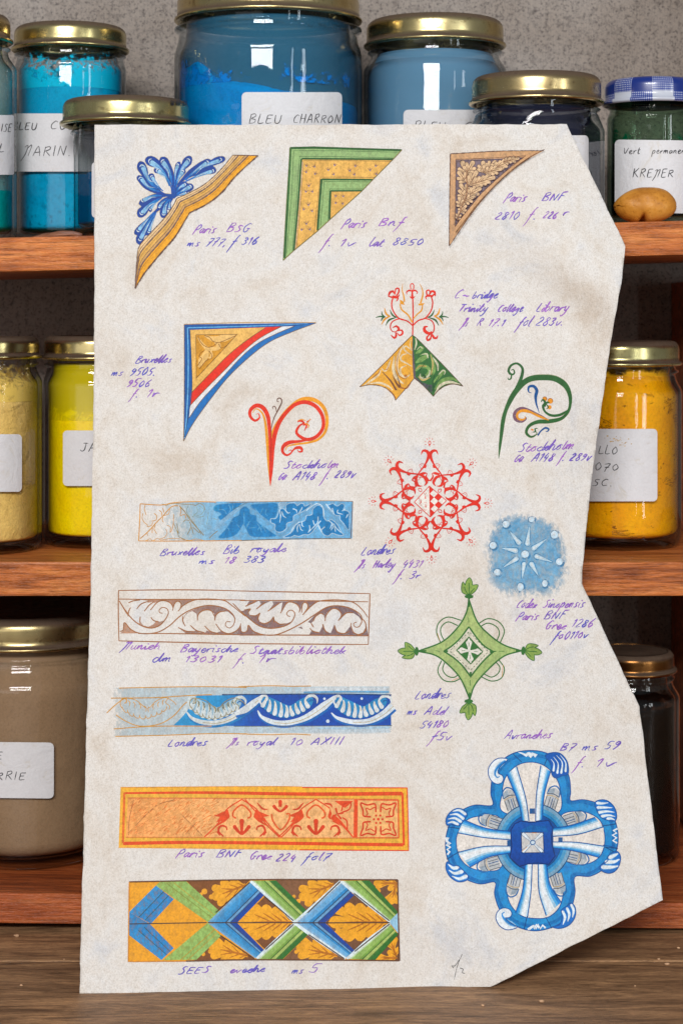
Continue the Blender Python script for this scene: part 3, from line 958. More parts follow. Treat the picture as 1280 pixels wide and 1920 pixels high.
def put_label(I, x0, y0, x1, y1, r=9, lines=(), tilt=0.0, stains=None):
    A = Art(jar_surf(I), z0=0.0, grid=6.0)
    A.poly(rrect(x0, y0, x1, y1, r, tilt), (235, 234, 238), grain=0.0)
    lab = A.build("paper_label", I['J'], M_LABEL)
    B = Art(jar_surf(I), z0=8e-5)
    for s, a, b, y, h in lines: write(B, s, a, b, y, h, 1.5, None, slant=.18, jit=.06, grain=0)
    if lines: B.build("handwriting", lab, M_PEN)
    if stains:
        S = Art(jar_surf(I), z0=6e-5)
        rn = random.Random(5)
        for k in range(26):
            sx, sy = stains[0] + rn.gauss(0, 14) , stains[1] + rn.gauss(0, 4)
            S.dot((sx, sy + (sx - stains[0]) * .25), rn.uniform(.6, 2.6), (225, 180, 95), rn.uniform(.5, 1.3), a=rn.uniform(.3, .8), n=8)
        S.build("powder_smudge", lab)
    return lab

L3 = lambda c: tuple(lin(c)[:3])
# --- top board
A_ = make_jar("turquoise pigment jar cut off by the left edge, on the top board", -72, 204, 192, 12, 66, 118, 0, .045, M_GLASS)
powder(A_, L3((0, 199, 191)), L3((0, 162, 162)), 352, name="turquoise")
dust(A_, L3((127, 191, 191)), 352, 75, "turquoise", base=.35, lo=.5, hi=.8)
put_label(A_, -165, 215, 30, 327, 8, [("ISE", 2, 24, 246, 8), ("L", -2, 12, 284, 9)])
B_ = make_jar("cyan pigment jar with a two-line marine label, second from left on the top board", 132, 208, 220, 34, 82, 118, 0, .082, M_GLASS_BLUE)
powder(B_, L3((0, 176, 214)), L3((0, 146, 190)), 150, fill=[(28, 118), (70, 122), (110, 140), (150, 150), (236, 160)], name="cyan", speck=.8)
dust(B_, L3((0, 186, 220)), 160, 86, "cyan", lo=.44, hi=.52, scale=300)
put_label(B_, 24, 212, 176, 321, 7, [("BLEU", 22, 72, 243, 7.5), ("COB", 94, 146, 242, 8), ("WARIN.", 42, 138, 292, 11)])
C_ = make_jar("small six-sided jar with a date-stamped gold lid above the parchment's top left corner", 236, 206, 247, 174, 224, 290, 0, .0318, M_GLASS, hexa=True, neck=.80)
powder(C_, L3((0, 130, 190)), L3((0, 104, 168)), 320, name="blue_hexagon")
put_label(C_, 172, 303, 300, 408, 8)
D_ = make_jar("largest blue jar, widest of the top board, behind the middle of the parchment's top edge", 503, 352, 352, -40, 14, 88, 0, .088, M_GLASS_BLUE, neck=.95)
powder(D_, L3((0, 150, 212)), L3((0, 128, 200)), 160, fill=[(328, 116), (372, 106), (392, 118), (402, 135), (440, 148), (500, 160), (560, 170), (620, 174), (680, 186)], name="wheelwright_blue")
dust(D_, L3((0, 127, 214)), 150, 20, "wheelwright_blue", lo=.60, hi=.66, scale=90)
dust(D_, L3((52, 122, 156)), 200, 20, "blue_haze", inset=.0016, base=.55, lo=.9, hi=1.2)
put_label(D_, 453, 172, 641, 285, 9, [("BLEU", 466, 531, 231, 9), ("CHARRON", 549, 642, 230, 9)])
E_ = make_jar("gold-lidded jar coated with grey-blue dust, right of the largest blue jar", 815, 268, 267, 18, 70, 118, 0, .098, M_GLASS_BLUE)
dust(E_, L3((106, 154, 186)), 430, 85, "grey_blue", base=.72, lo=.5, hi=.85)
powder(E_, L3((81, 145, 208)), L3((69, 127, 191)), 300, name="grey_blue")
put_label(E_, 756, 205, 900, 320, 9, [("BLEU", 775, 838, 246, 10), ("C", 866, 892, 246, 11)])
F_ = make_jar("six-sided jar of dark violet pigment behind the parchment's cut top right corner", 1005, 270, 253, 127, 182, 232, 0, .0362, M_GLASS_BLUE, hexa=True, neck=.90)
powder(F_, L3((39, 30, 60)), L3((25, 20, 44)), 238, name="violet")
dust(F_, L3((27, 30, 51)), 252, 190, "violet", base=.80, lo=.45, hi=.7)
put_label(F_, 940, 253, 1106, 352, 9)

# gingham lid
def mat_gingham(zl, zt, Rl):
    t = NT("blue_gingham_print")
    tc = t.n('ShaderNodeTexCoord')
    s = t.n('ShaderNodeSeparateXYZ'); t.l(tc.outputs['Object'], s.inputs[0])
    ang = t.math('ARCTAN2', s.outputs['X'], t.math('MULTIPLY', s.outputs['Y'], -1.0))
    a = t.math('MULTIPLY', ang, Rl / .0232)
    colm = t.math('LESS_THAN', t.math('FRACT', t.math('ADD', a, .663)), .5)
    rowm = t.math('GREATER_THAN', s.outputs['Z'], zl + (zt - zl) * .40)
    both = t.math('MULTIPLY', colm, rowm)
    one = t.math('SUBTRACT', t.math('MAXIMUM', colm, rowm), both)
    hx = t.math('GREATER_THAN', t.math('FRACT', t.math('MULTIPLY', ang, Rl / .0011)), .55)
    hz = t.math('GREATER_THAN', t.math('FRACT', t.math('MULTIPLY', s.outputs['Z'], 1 / .0011)), .45)
    dots = t.math('MULTIPLY', hx, hz)
    blue = (*L3((16, 52, 140)), 1)
    white = (*L3((190, 194, 206)), 1)
    half = t.mix(dots, blue, white)
    c = t.mix(one, white, half)
    c = t.mix(both, c, (*L3((10, 40, 120)), 1))
    return t.finish(t.principled(c, .30, spec=.5, coat=.4))
G_ = make_jar("dark green jar with a blue gingham lid at the right end of the top board", 1221, 166, 186, 139, 187, 215, 0, .055, M_GLASS_GREEN, lid=False, neck=.84)
make_lid(G_, mat_gingham(G_['zl'], G_['zt'], G_['Rl']))
powder(G_, L3((18, 37, 30)), L3((11, 25, 20)), 262, name="dark_green")
dust(G_, L3((0, 139, 110)), 262, 190, "emerald", lo=.58, hi=.63, scale=60)
put_label(G_, 1152, 261, 1292, 398, 9, [("Vert", 1168, 1202, 288, 6.5), ("permanent", 1222, 1292, 287, 6), ("KREWER", 1185, 1266, 332, 8.5)], tilt=.012)

# --- middle board
I_ = make_jar("pale ochre pigment jar at the left edge of the middle board", -25, 206, 206, 632, 674, 722, 1, .050, M_GLASS)
powder(I_, L3((255, 220, 138)), L3((240, 196, 104)), 745, name="pale_ochre", crack=.35, lump=.7)
dust(I_, L3((248, 211, 106)), 755, 682, "pale_ochre", lo=.40, hi=.56, scale=260)
put_label(I_, -90, 814, 41, 922, 8)
J_ = make_jar("bright lemon yellow pigment jar half hidden behind the parchment's left edge", 185, 206, 214, 630, 676, 722, 1, .076, M_GLASS)
powder(J_, L3((255, 238, 0)), L3((255, 215, 0)), 775, fill=[(82, 786), (100, 770), (118, 784), (140, 780), (180, 772), (288, 770)], name="lemon")
dust(J_, L3((238, 215, 4)), 790, 684, "lemon", base=.62, lo=.48, hi=.66, scale=200)
put_label(J_, 118, 807, 250, 911, 8, [("JA", 150, 186, 846, 10)])
K_ = make_jar("deep golden ochre jar behind the right edge of the parchment, on the middle board", 1158, 238, 238, 640, 688, 742, 1, .071, M_GLASS)
powder(K_, L3((255, 192, 16)), L3((248, 162, 6)), 706, name="golden_ochre", crack=.9, lump=.5)
dust(K_, L3((248, 180, 23)), 712, 692, "golden_ochre", lo=.40, hi=.5, scale=80)
put_label(K_, 1070, 804, 1232, 940, 8, [("LLO", 1121, 1162, 851, 8.5), ("070", 1114, 1164, 882, 8.5), ("SC.", 1110, 1152, 911, 8)], stains=(1155, 826))

# --- bottom board
L_ = make_jar("large taupe brown jar with a brown earth label at the left of the bottom board", 55, 340, 336, 1166, 1226, 1300, 2, .079, M_GLASS, neck=.92)
powder(L_, L3((160, 131, 101)), L3((146, 118, 90)), 1250, name="taupe", lump=.10)
dust(L_, L3((160, 131, 102)), 1262, 1232, "taupe", base=.9)
put_label(L_, -75, 1391, 101, 1496, 9, [("E", -6, 7, 1424, 7.5), ("RRIE", -8, 52, 1463, 8.5)], tilt=.01)
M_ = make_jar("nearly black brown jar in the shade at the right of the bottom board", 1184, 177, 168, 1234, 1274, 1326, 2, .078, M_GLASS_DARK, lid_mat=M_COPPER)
powder(M_, L3((30, 23, 19)), L3((18, 13, 11)), 1330, name="black_brown")
dust(M_, L3((81, 57, 46)), 1335, 1290, "black_brown", lo=.56, hi=.66)

# printed date on the small lid
dt = Art(jar_surf(C_, rad=C_['Rl'] - .0016, off=.0001), z0=4e-5)
write(dt, "10 03 2027", 320, 360, 197, 6.0, 1.4, None, slant=0.0, jit=.02, grain=0)
lid_c = [c for c in C_['J'].children if c.name.startswith("lid")][0]
dt.build("printed_date", lid_c, M_PEN)

# ------------------------------------------------------------------ little things lying about
def pebble():
    bm = bmesh.new()
    bmesh.ops.create_icosphere(bm, subdivisions=5, radius=1.0)
    for v in bm.verts:
        c = v.co
        x, y, z = c.x, c.y, c.z
        w = 0.0155
        hh = 0.0090
        dent = math.exp(-((x + .02) ** 2) / .035) * max(0, -y) * (1 if z < .35 else max(0, 1 - (z - .35) * 3)) * max(0, .62 - z * .5)
        notch = math.exp(-((x + .05) ** 2) / .012) * max(0, -z - .35) * (1 if y < 0 else max(0, 1 - y * 2))
        lump = 1 + .05 * noise.noise(Vector((x * 1.3, y * 1.3, z * 1.3)))
        v.co = Vector((x * w * lump * (1 + .06 * x), y * .0095 * lump * (1 - .12 * dent), (z + .96) * hh * lump * (1 + .10 * x * (1 if z > 0 else 0)) + .0055 * notch))
    return bm
m = NT("tan_stone")
nz = m.noise(m.coords(), 90, 4, .6)
cc = m.ramp(nz, [(.3, lin((168, 104, 28))), (.55, lin((206, 138, 50))), (.75, lin((220, 158, 76)))])
nf_ = m.noise(m.coords(), 700, 3, .7)
cc = m.mix(.7, cc, m.ramp(nf_, [(.30, (.5, .42, .35)), (.42, (1, 1, 1))]), 'MULTIPLY')
M_STONE = m.finish(m.principled(cc, m.math('MULTIPLY_ADD', nf_, .4, .25), spec=.4, normal=m.bump(m.math('ADD', nz, nf_), .35, .0008)))
X, Z = px(1206, 414, .913)
st = link_mesh("pebble", pebble(), M_STONE, loc=(X, .0125, shelf_z(0, X) - .0002))
tag(st, "smooth orange-tan stone with a cleft, resting before the gingham-lidded jar", "stone")

def shell_piece(w, h, seed):
    bm = bmesh.new()
    n, mrows = 18, 7
    V = []
    for j in range(mrows):
        row = []
        for i in range(n):
            u, v = i / (n - 1), j / (mrows - 1)
            x = (u - .5) * w
            wd = math.sin(math.pi * min(1, max(0, u * .94 + .03))) ** .6
            y = (v - .5) * w * .42 * wd
            z = h * (.35 + .65 * u) * (1 - (2 * v - 1) ** 2) * wd + .0006 * noise.noise(Vector((u * 5, v * 5, seed)))
            row.append(bm.verts.new((x, y, z)))
        V.append(row)
    for j in range(mrows - 1):
        for i in range(n - 1): bm.faces.new((V[j][i], V[j][i + 1], V[j + 1][i + 1], V[j + 1][i]))
    bmesh.ops.solidify(bm, geom=bm.faces[:], thickness=.0006)
    return bm
m = NT("peach_peel")
nz = m.noise(m.coords(scale=(20, 90, 90)), 3, 4, .6)
cc = m.ramp(nz, [(.3, lin((150, 82, 40))), (.5, lin((198, 140, 108))), (.7, lin((214, 178, 168)))])
M_PEEL = m.finish(m.principled(cc, .55, spec=.4))
X, Z = px(106, 437, .915)
sp = link_mesh("dry_peel", shell_piece(.025, .0038, 3), M_PEEL, loc=(X, .0165, shelf_z(0, X) + .0006))
sp.rotation_euler = (0, -.05, .12)
tag(sp, "thin curled peach-coloured flake lying before the cyan jar on the top board", "flake")
# crumbs on the tabletop
bm = bmesh.new()
rn = random.Random(11)
for (cx_, cy_, r_) in [(31, 1757, .0009), (40, 1849, .0005), (1015, 1880, .0008), (905, 1887, .0005), (1250, 1810, .0008), (1235, 1800, .0005), (1272, 1779, .0005),
                       (120, 1800, .0003), (1190, 1850, .0003)]:
    dd = EYE / ((cy_ - 590) * K)
    mtx = bmesh.ops.create_icosphere(bm, subdivisions=2, radius=r_)
    for v in mtx['verts']:
        k = 1 + .5 * noise.noise(v.co * 1500 + Vector((cx_, 0, 0)))
        v.co = Vector((v.co.x * k * 1.5 + (cx_ - 640) * K * dd, v.co.y * k + dd - CAMD, v.co.z * k * .7 + r_ * .6))
M_CRUMB = mat_plain("pale_crumb", (*L3((205, 165, 130)), 1), .8, .2)
cr = link_mesh("crumbs", bm, M_CRUMB)
tag(cr, kind="stuff")
# ------------------------------------------------------------------ the parchment
BASE = Vector((-0.0125, -0.0790, 0.0))
def bow(x, z):
    y = -.0805 + .3246 * z - .356 * z * z
    y += .0091 * max(-.2, min(1.6, (x + .116) / .182)) * max(0.0, 1 - z / .25)
    u = x * 1000; w = z * 1000
    edge = max(0.0, min(1.0, (x - .02) / .12))
    y += .0007 * noise.noise(Vector((u / 70, w / 70, 3.1)))
    y += edge * .0042 * math.sin(w / 26 + u / 30 + 1.5) * (.4 + .6 * (noise.noise(Vector((u / 90, w / 60, 8))) + .5))
    y += edge * edge * .009 * math.sin(w / 62 - .6)
    y += .0016 * noise.noise(Vector((u / 48 + w / 70, w / 130, 5.5))) * (.35 + edge)
    m = max(0.0, noise.noise(Vector((u / 75 + 3, w / 75, 1.7))) + .25) * (.25 + .75 * edge)
    y += .0042 * m * math.sin((w + .7 * u) / 14.0 + 2 * noise.noise(Vector((u / 60, w / 60, 4))))
    return y
def sheet_point(X, Y):
    d = .86
    for _ in range(14):
        x, z = px(X, Y, d)
        d = CAMD + bow(x, z)
    x, z = px(X, Y, d)
    return Vector((x, d - CAMD, z))
_cache = {}
def sheet_surf(X, Y, z):
    k = (round(X, 3), round(Y, 3))
    if k not in _cache:
        p = sheet_point(X, Y)
        a = sheet_point(X + 2, Y) - p; b = sheet_point(X, Y + 2) - p
        n = a.cross(b).normalized()
        if n.y > 0: n = -n
        _cache[k] = (p - BASE, n)
    p, n = _cache[k]
    return tuple(p + n * z)

OUT = [(177, 233), (400, 233.5), (700, 233), (1062, 232), (1094, 300), (1130, 372), (1172, 462), (1166, 520), (1155, 580), (1143, 650), (1131, 740), (1119, 820), (1106, 920), (1097, 1010), (1092, 1060), (1091, 1095),
       (1112, 1140), (1150, 1222), (1198, 1325), (1207, 1400), (1219, 1500), (1230, 1590), (1242, 1688), (1180, 1720), (1100, 1760), (1010, 1806), (920, 1851), (700, 1854), (400, 1859), (149, 1864.5),
       (152, 1750), (156, 1600), (161, 1400), (166, 1230), (170, 1110), (173, 900), (176, 700), (177, 450)]
def worn(P):
    """hand-cut edges: never quite straight"""
    o = []
    for (a, b) in zip(P, P[1:] + P[:1]):
        n = max(1, int(math.dist(a, b) / 11))
        for k in range(n):
            q = (a[0] + (b[0] - a[0]) * k / n, a[1] + (b[1] - a[1]) * k / n)
            e = 1.3 * noise.noise(Vector((q[0] / 35, q[1] / 35, 2))) + .8 * noise.noise(Vector((q[0] / 9, q[1] / 9, 6)))
            f = 0.3 if q[1] > 1849 else 1.0
            l = math.dist(a, b)
            o.append((q[0] + e * f * (b[1] - a[1]) / l, q[1] - e * f * (b[0] - a[0]) / l))
    return o
OUT = worn(OUT)
S = Art(lambda X, Y, z: sheet_surf(X, Y, z), z0=0.0, dz=0.0, grid=6.0)
S.poly(OUT, (220, 212, 202), grain=0)
nf = len(S.verts)
front = list(S.faces)
B2 = Art(lambda X, Y, z: sheet_surf(X, Y, -0.00035), z0=0.0, dz=0.0, grid=6.0)
B2.poly(OUT, (220, 212, 202), grain=0)
S.faces += [[i + nf for i in f[::-1]] for f in B2.faces]
S.verts += B2.verts; S.cols += B2.cols; S.grain += B2.grain
# edge strip between the two skins
ecount = {}
for f in front:
    for a, b in zip(f, f[1:] + f[:1]):
        ecount[(a, b)] = ecount.get((a, b), 0) + 1
for (a, b) in list(ecount):
    if (b, a) not in ecount: S.faces.append([b, a, a + nf, b + nf])
sheet = S.build("parchment_sheet", None, M_PARCH)
sheet.location = BASE
tag(sheet, "large cream parchment sheet painted with medieval ornament samples, its right edge cut ragged", "parchment")

TONE = 0.94
def art(): return Art(sheet_surf, tone=TONE)
PEN = ((92, 86, 188), (160, 100, 194))
def note(*rows, name="handwriting"):
    A = art()
    for r in rows:
        s, x0, x1, y, h = r[:5]
        dy = r[5] if len(r) > 5 else 0.0
        write(A, s, x0, x1, y, h, 2.25, PEN, dy=dy, slant=.62, jit=.17, joined=True)
    return A.build(name, sheet)

note(("Paris", 362, 408, 437, 8.5), ("BSG", 424, 473, 434, 8), ("ms", 350, 378, 461, 7), ("777,", 386, 430, 460, 9), ("f", 432, 448, 460, 9), ("316", 452, 486, 458, 8))
note(("Paris", 640, 690, 427, 9), ("Bnf", 708, 762, 423, 9), ("f.", 605, 628, 460, 10), ("1v", 634, 672, 461, 8), ("lat", 690, 724, 461, 9), ("8850", 734, 799, 459, 8))
note(("Paris", 944, 990, 378, 9), ("BNF", 1014, 1062, 376, 8.5), ("2810", 926, 978, 411, 9), ("f.", 988, 1012, 410, 10), ("226", 1016, 1047, 409, 7.5), ("r", 1054, 1072, 404, 8))
note(("Bruxelles", 253, 326, 681, 8, 2), ("ms", 208, 234, 704, 7), ("9505.", 242, 298, 704, 9), ("9506", 236, 286, 725, 8.5), ("f.", 246, 264, 744, 7), ("1r", 272, 304, 744, 8))
note(("C~", 850, 884, 559, 9), ("bridge", 884, 937, 559, 8, 1), ("Trinity", 858, 918, 584, 8.5), ("College", 931, 984, 584, 8), ("Library", 1004, 1070, 584, 9, 1), ("Ws", 864, 880, 612, 9), ("R", 893, 908, 611, 9), ("17.1", 914, 950, 611, 9), ("fol", 970, 1000, 611, 9), ("283v.", 1003, 1062, 610, 9))
note(("Stockholm", 531, 640, 879, 7.5, 3), ("Ga", 520, 540, 900, 8.5), ("A148", 548, 596, 900, 9), ("f.", 606, 622, 897, 10), ("289v", 626, 670, 896, 9))
note(("Stockholm", 970, 1081, 848, 9, 8), ("Ga", 962, 984, 866, 8.5), ("A148", 995, 1042, 865, 9), ("f.", 1048, 1062, 863, 8), ("289v", 1066, 1112, 864, 9, 1))
note(("Londres", 676, 744, 1041, 9, 3), ("Ws", 668, 688, 1066, 9), ("Harley", 698, 744, 1065, 8.5, 1), ("4431", 752, 795, 1064, 8.5), ("f.", 742, 760, 1085, 8), ("3r", 765, 794, 1085, 8))
note(("Bruxelles", 299, 388, 1042, 7.5, 2), ("Bib", 417, 454, 1038, 8), ("royale", 468, 542, 1036, 7.5, 2), ("ms", 372, 406, 1057, 6), ("18", 419, 446, 1056, 7), ("383", 456, 500, 1055, 7.5))
note(("Wunich", 228, 306, 1218, 8), ("Bayerische", 337, 452, 1223, 7.5), ("Staatsbibliothek", 468, 653, 1226, 7.5), ("clm", 284, 326, 1241, 8), ("13031", 345, 420, 1242, 7.5), ("f.", 442, 466, 1243, 8), ("1r", 480, 524, 1242, 8))
note(("Londres", 777, 848, 1311, 9, 2), ("ms", 762, 784, 1340, 7), ("Add", 794, 840, 1341, 8), ("54180", 786, 844, 1366, 8, 3), ("f5v", 806, 852, 1388, 9))
note(("Londres", 314, 392, 1400, 7.5, 2), ("Ws", 428, 452, 1398, 7.5), ("royal", 462, 522, 1399, 7.5, 2), ("10", 541, 573, 1398, 7.5), ("AXIII", 582, 648, 1397, 8))
note(("Codex", 966, 1010, 1140, 8.5), ("Sinopensis", 1016, 1099, 1139, 8.5), ("Paris", 967, 1012, 1163, 8), ("BNF", 1018, 1064, 1161, 8.5), ("Grec", 1020, 1066, 1180, 8.5), ("1286", 1070, 1116, 1176, 9), ("fo0110v", 1036, 1106, 1199, 8.5, 3))
note(("Avranches", 945, 1038, 1386, 8.5, 2), ("B7", 1048, 1082, 1408, 8), ("ms", 1090, 1124, 1407, 8), ("59", 1132, 1166, 1405, 9), ("f.", 1078, 1102, 1438, 9), ("1v", 1112, 1162, 1438, 9, 2))
note(("Paris", 330, 386, 1608, 8), ("BNF", 404, 458, 1608, 8), ("Grec", 466, 514, 1612, 8), ("224", 516, 558, 1615, 8.5), ("fol7", 570, 624, 1614, 8.5))
note(("SEES", 333, 398, 1828, 7.5, 4), ("eveche", 430, 502, 1825, 7, 3), ("ms", 546, 572, 1826, 7), ("5", 578, 604, 1824, 9))
A = art()
A.line([(866, 1790), (857, 1812), (851, 1838)], 1.4, (120, 118, 115), grain=.7)
A.line([(861, 1800), (852, 1812), (846, 1811), (850, 1816)], 1.6, (90, 90, 90), grain=.6)
A.line([(862, 1816), (868, 1818), (866, 1824), (871, 1826)], 1.6, (85, 85, 85), grain=.6)
A.build("pencil_mark", sheet)
# ------------------------------------------------------------------ painted samples
PAPER = (212, 203, 192)
DB, MB, LB, PB = (14, 62, 150), (34, 110, 196), (112, 172, 222), (184, 212, 232)
BRN = (92, 60, 48)
def lerp2(a, b, t): return (a[0] + (b[0] - a[0]) * t, a[1] + (b[1] - a[1]) * t)

# -- acanthus corner, blue on gold
A = art().frame(240, 270, 4.923)
FR = [
 [((340, 458), (200, 400), (125, 195), 82), ((340, 458), (190, 430), (112, 312), 66), ((345, 458), (270, 390), (218, 298), 58)],
 [((418, 430), (340, 230), (205, 152), 92), ((420, 420), (400, 250), (322, 158), 84), ((420, 430), (370, 290), (272, 242), 64)],
 [((425, 420), (460, 260), (558, 145), 78), ((425, 420), (430, 260), (458, 190), 54), ((430, 430), (450, 330), (505, 250), 60)],
 [((470, 370), (640, 200), (862, 138), 66), ((480, 360), (620, 240), (735, 162), 56), ((480, 365), (650, 280), (785, 245), 62)],
 [((425, 470), (490, 440), (572, 392), 70), ((430, 455), (465, 400), (522, 372), 56), ((430, 475), (480, 470), (530, 452), 44)],
 [((345, 468), (240, 460), (135, 520), 66), ((340, 470), (200, 540), (125, 638), 78), ((330, 480), (250, 530), (208, 600), 38)],
 [((395, 480), (340, 540), (330, 642), 72), ((395, 490), (385, 540), (380, 590), 40), ((380, 490), (310, 530), (290, 578), 44)],
 [((275, 590), (190, 720), (108, 885), 68), ((270, 590), (180, 690), (92, 800), 62), ((275, 590), (225, 720), (192, 812), 44)]]
FROND = [
 [(405, 460), (330, 470), (250, 452), (160, 412), (105, 355), (80, 312), (98, 285), (128, 290), (90, 235), (84, 190), (108, 158), (146, 165), (172, 208), (186, 260), (182, 300), (196, 274), (226, 270), (246, 295), (250, 338), (262, 380), (300, 425), (348, 455)],
 [(405, 400), (390, 350), (340, 292), (290, 272), (252, 265), (238, 240), (250, 219), (272, 216), (205, 202), (168, 175), (158, 140), (184, 111), (230, 111), (270, 134), (288, 148), (300, 122), (335, 114), (366, 134), (388, 178), (415, 240), (426, 310), (426, 400)],
 [(425, 400), (424, 300), (430, 230), (440, 185), (460, 161), (482, 165), (490, 186), (510, 140), (545, 109), (580, 111), (593, 140), (582, 182), (548, 214), (527, 233), (532, 256), (512, 282), (482, 312), (456, 360), (445, 402)],
 [(455, 370), (500, 310), (560, 240), (640, 180), (700, 145), (740, 134), (766, 144), (792, 128), (840, 111), (885, 114), (897, 140), (872, 166), (822, 186), (784, 198), (802, 214), (814, 240), (800, 264), (760, 274), (700, 276), (640, 286), (570, 306), (500, 346), (465, 386)],
 [(430, 430), (470, 370), (500, 345), (530, 344), (552, 361), (586, 364), (605, 385), (602, 411), (572, 436), (552, 441), (546, 456), (510, 471), (465, 473), (430, 490)],
 [(400, 465), (330, 455), (240, 460), (160, 490), (113, 520), (100, 550), (124, 575), (94, 600), (83, 640), (98, 672), (135, 674), (172, 642), (190, 612), (205, 627), (221, 611), (226, 580), (262, 540), (320, 490), (390, 480)],
 [(400, 480), (350, 490), (303, 520), (273, 555), (270, 592), (298, 592), (293, 640), (308, 674), (340, 677), (364, 650), (361, 606), (376, 607), (397, 595), (396, 545), (416, 500)],
 [(300, 555), (250, 610), (170, 690), (100, 750), (60, 800), (63, 832), (84, 840), (73, 870), (78, 907), (105, 927), (136, 906), (152, 850), (176, 840), (202, 839), (214, 800), (226, 720), (250, 640), (312, 590)]]
for F in FROND: A.line(F, 9, (190, 170, 120), a=.5, closed=True, grain=.5)
for F in FROND: A.poly(F, (12, 60, 150), smooth=True, grain=.1)
A.poly([(395, 395), (440, 380), (470, 400), (455, 470), (430, 500), (390, 500), (345, 470), (330, 455), (400, 462)], (14, 70, 158))
for grp in FR:
    for b, c, t, w in grp:
        b2, t2 = lerp2(b, t, .16), lerp2(b, t, .93)
        A.lobe(b2, lerp2(c, b, .05), t2, w * .52, lambda X, Y, b=b, t=t: mixc((26, 100, 192), (150, 200, 230), math.dist((X, Y), b) / max(1, math.dist(b, t)) * 1.6 - .5), root=.3, grain=.25)
        for o, cl in ((-.14, (204, 222, 232)), (.10, (48, 120, 196)), (.0, (196, 218, 230))):
            q, p = lerp2(b, t, .82), lerp2(b, t, .40 if cl[0] > 100 else .2)
            nx, ny = -(t[1] - b[1]), (t[0] - b[0])
            l = math.hypot(nx, ny)
            k = lerp2(lerp2(b, c, .75), q, .5)
            A.line([p, (k[0] + nx / l * o * w * .5, k[1] + ny / l * o * w * .5), (q[0] + nx / l * o * w, q[1] + ny / l * o * w)], 5, cl, taper=(.2, .5), grain=.3, a=.8)
        an = math.atan2(t[1] - c[1], t[0] - c[0])
        for rad, wd, cl, f in ((.27, 9, (16, 66, 152), .84), (.25, 9, (208, 222, 230), .93)):
            cc = lerp2(c, t, f)
            A.line([(cc[0] + rad * w * math.cos(an + k), cc[1] + rad * w * math.sin(an + k)) for k in (-1.25, -.6, 0, .6, 1.25)], wd, cl, taper=(.4, .4), grain=.15)
Lc = [(965, 100), (890, 195), (800, 290), (690, 380), (560, 450), (450, 500), (415, 570), (330, 690), (180, 850), (100, 950), (82, 1070), (65, 1330)]
Rc = [(1200, 104), (1080, 210), (970, 320), (870, 440), (740, 545), (570, 632), (535, 690), (430, 860), (300, 1010), (160, 1180), (112, 1255), (66, 1331)]
# keep the inner knee sharp by drawing the two runs apart
def strip(f0, f1, col, grain=.15):
    a = [lerp2(l, r, f0) for l, r in zip(Lc, Rc)]; b = [lerp2(l, r, f1) for l, r in zip(Lc, Rc)]
    A.poly(spline(a[:6], False, 12) + spline(a[5:], False, 12)[1:] + (spline(b[:6], False, 12) + spline(b[5:], False, 12)[1:])[::-1], col, grain=grain)
strip(0, .24, (228, 192, 142)); strip(.24, .62, (224, 172, 84)); strip(.50, .64, (206, 160, 100)); strip(.62, 1, (238, 166, 28))
for f, w, c, g in ((0, 8, BRN, .5), (.13, 5, (150, 110, 70), .6), (.24, 11, (110, 84, 78), .5), (.36, 4, (170, 120, 50), .5), (.50, 6, (140, 100, 70), .6), (.63, 12, (112, 86, 84), .45), (.74, 4, (190, 120, 30), .5), (1, 13, (96, 66, 56), .55)):
    a = [lerp2(l, r, f) for l, r in zip(Lc, Rc)]
    A.line(a[:6], w, c, grain=g, jit=.7); A.line(a[5:], w, c, grain=g, jit=.7)
A.line([Lc[0], Rc[0]], 8, BRN, grain=.4)
A.build("acanthus_corner", sheet)

# -- green and gold chevron corner
A = art().frame(520, 260, 4.923)
DG, MG, LG, OC = (36, 88, 40), (92, 146, 70), (148, 182, 116), (228, 174, 84)
A.poly([(115, 78), (330, 72), (1148, 100), (1065, 190), (885, 370), (780, 480), (480, 748), (370, 850), (150, 1032), (52, 1122)], LG, grain=.2)
A.line([(122, 85), (330, 80), (1140, 103)], 20, (40, 96, 42), smooth=False, grain=.12); A.line([(120, 85), (98, 520), (66, 1100)], 20, (40, 96, 42), smooth=False, grain=.12)
for p in ([(150, 108), (560, 108), (1110, 122)], [(200, 160), (560, 162), (1070, 176)], [(150, 105), (128, 560), (84, 1060)], [(205, 160), (172, 620), (138, 1035)]):
    A.line(p, 4, DG, smooth=False, grain=.4)
A.poly([(222, 182), (1066, 190), (890, 366), (365, 852), (152, 1030)], lambda X, Y: mixc(OC, (240, 186, 92), .5 + .5 * math.sin(X * .02 + Y * .013)), grain=.18)
A.line([(225, 182), (1066, 188)], 17, DG, smooth=False); A.line([(222, 182), (190, 620), (152, 1030)], 17, DG, smooth=False)
for p in ([(240, 200), (640, 200), (1045, 206)], [(240, 200), (218, 560), (175, 1010)], [(396, 352), (620, 352), (900, 355)], [(396, 352), (362, 640), (338, 872)]):
    A.line(p, 4, (120, 96, 50), smooth=False, grain=.35)
A.line([(232, 210), (206, 610), (166, 1020)], 10, (236, 202, 160), a=.7, smooth=False, grain=.4)
A.poly([(405, 368), (882, 372), (780, 480), (480, 748), (366, 850)], LG, grain=.2)
A.line([(408, 372), (880, 376)], 16, DG, smooth=False); A.line([(406, 370), (385, 620), (370, 845)], 20, DG, smooth=False)
for p in ([(432, 392), (860, 396)], [(432, 392), (398, 800)], [(480, 462), (800, 462)], [(482, 460), (466, 760)]):
    A.line(p, 4, DG, smooth=False, grain=.4)
A.poly([(494, 482), (778, 480), (482, 745)], OC, grain=.18)
A.line([(490, 480), (780, 478)], 15, DG, smooth=False); A.line([(490, 478), (480, 745)], 17, DG, smooth=False)
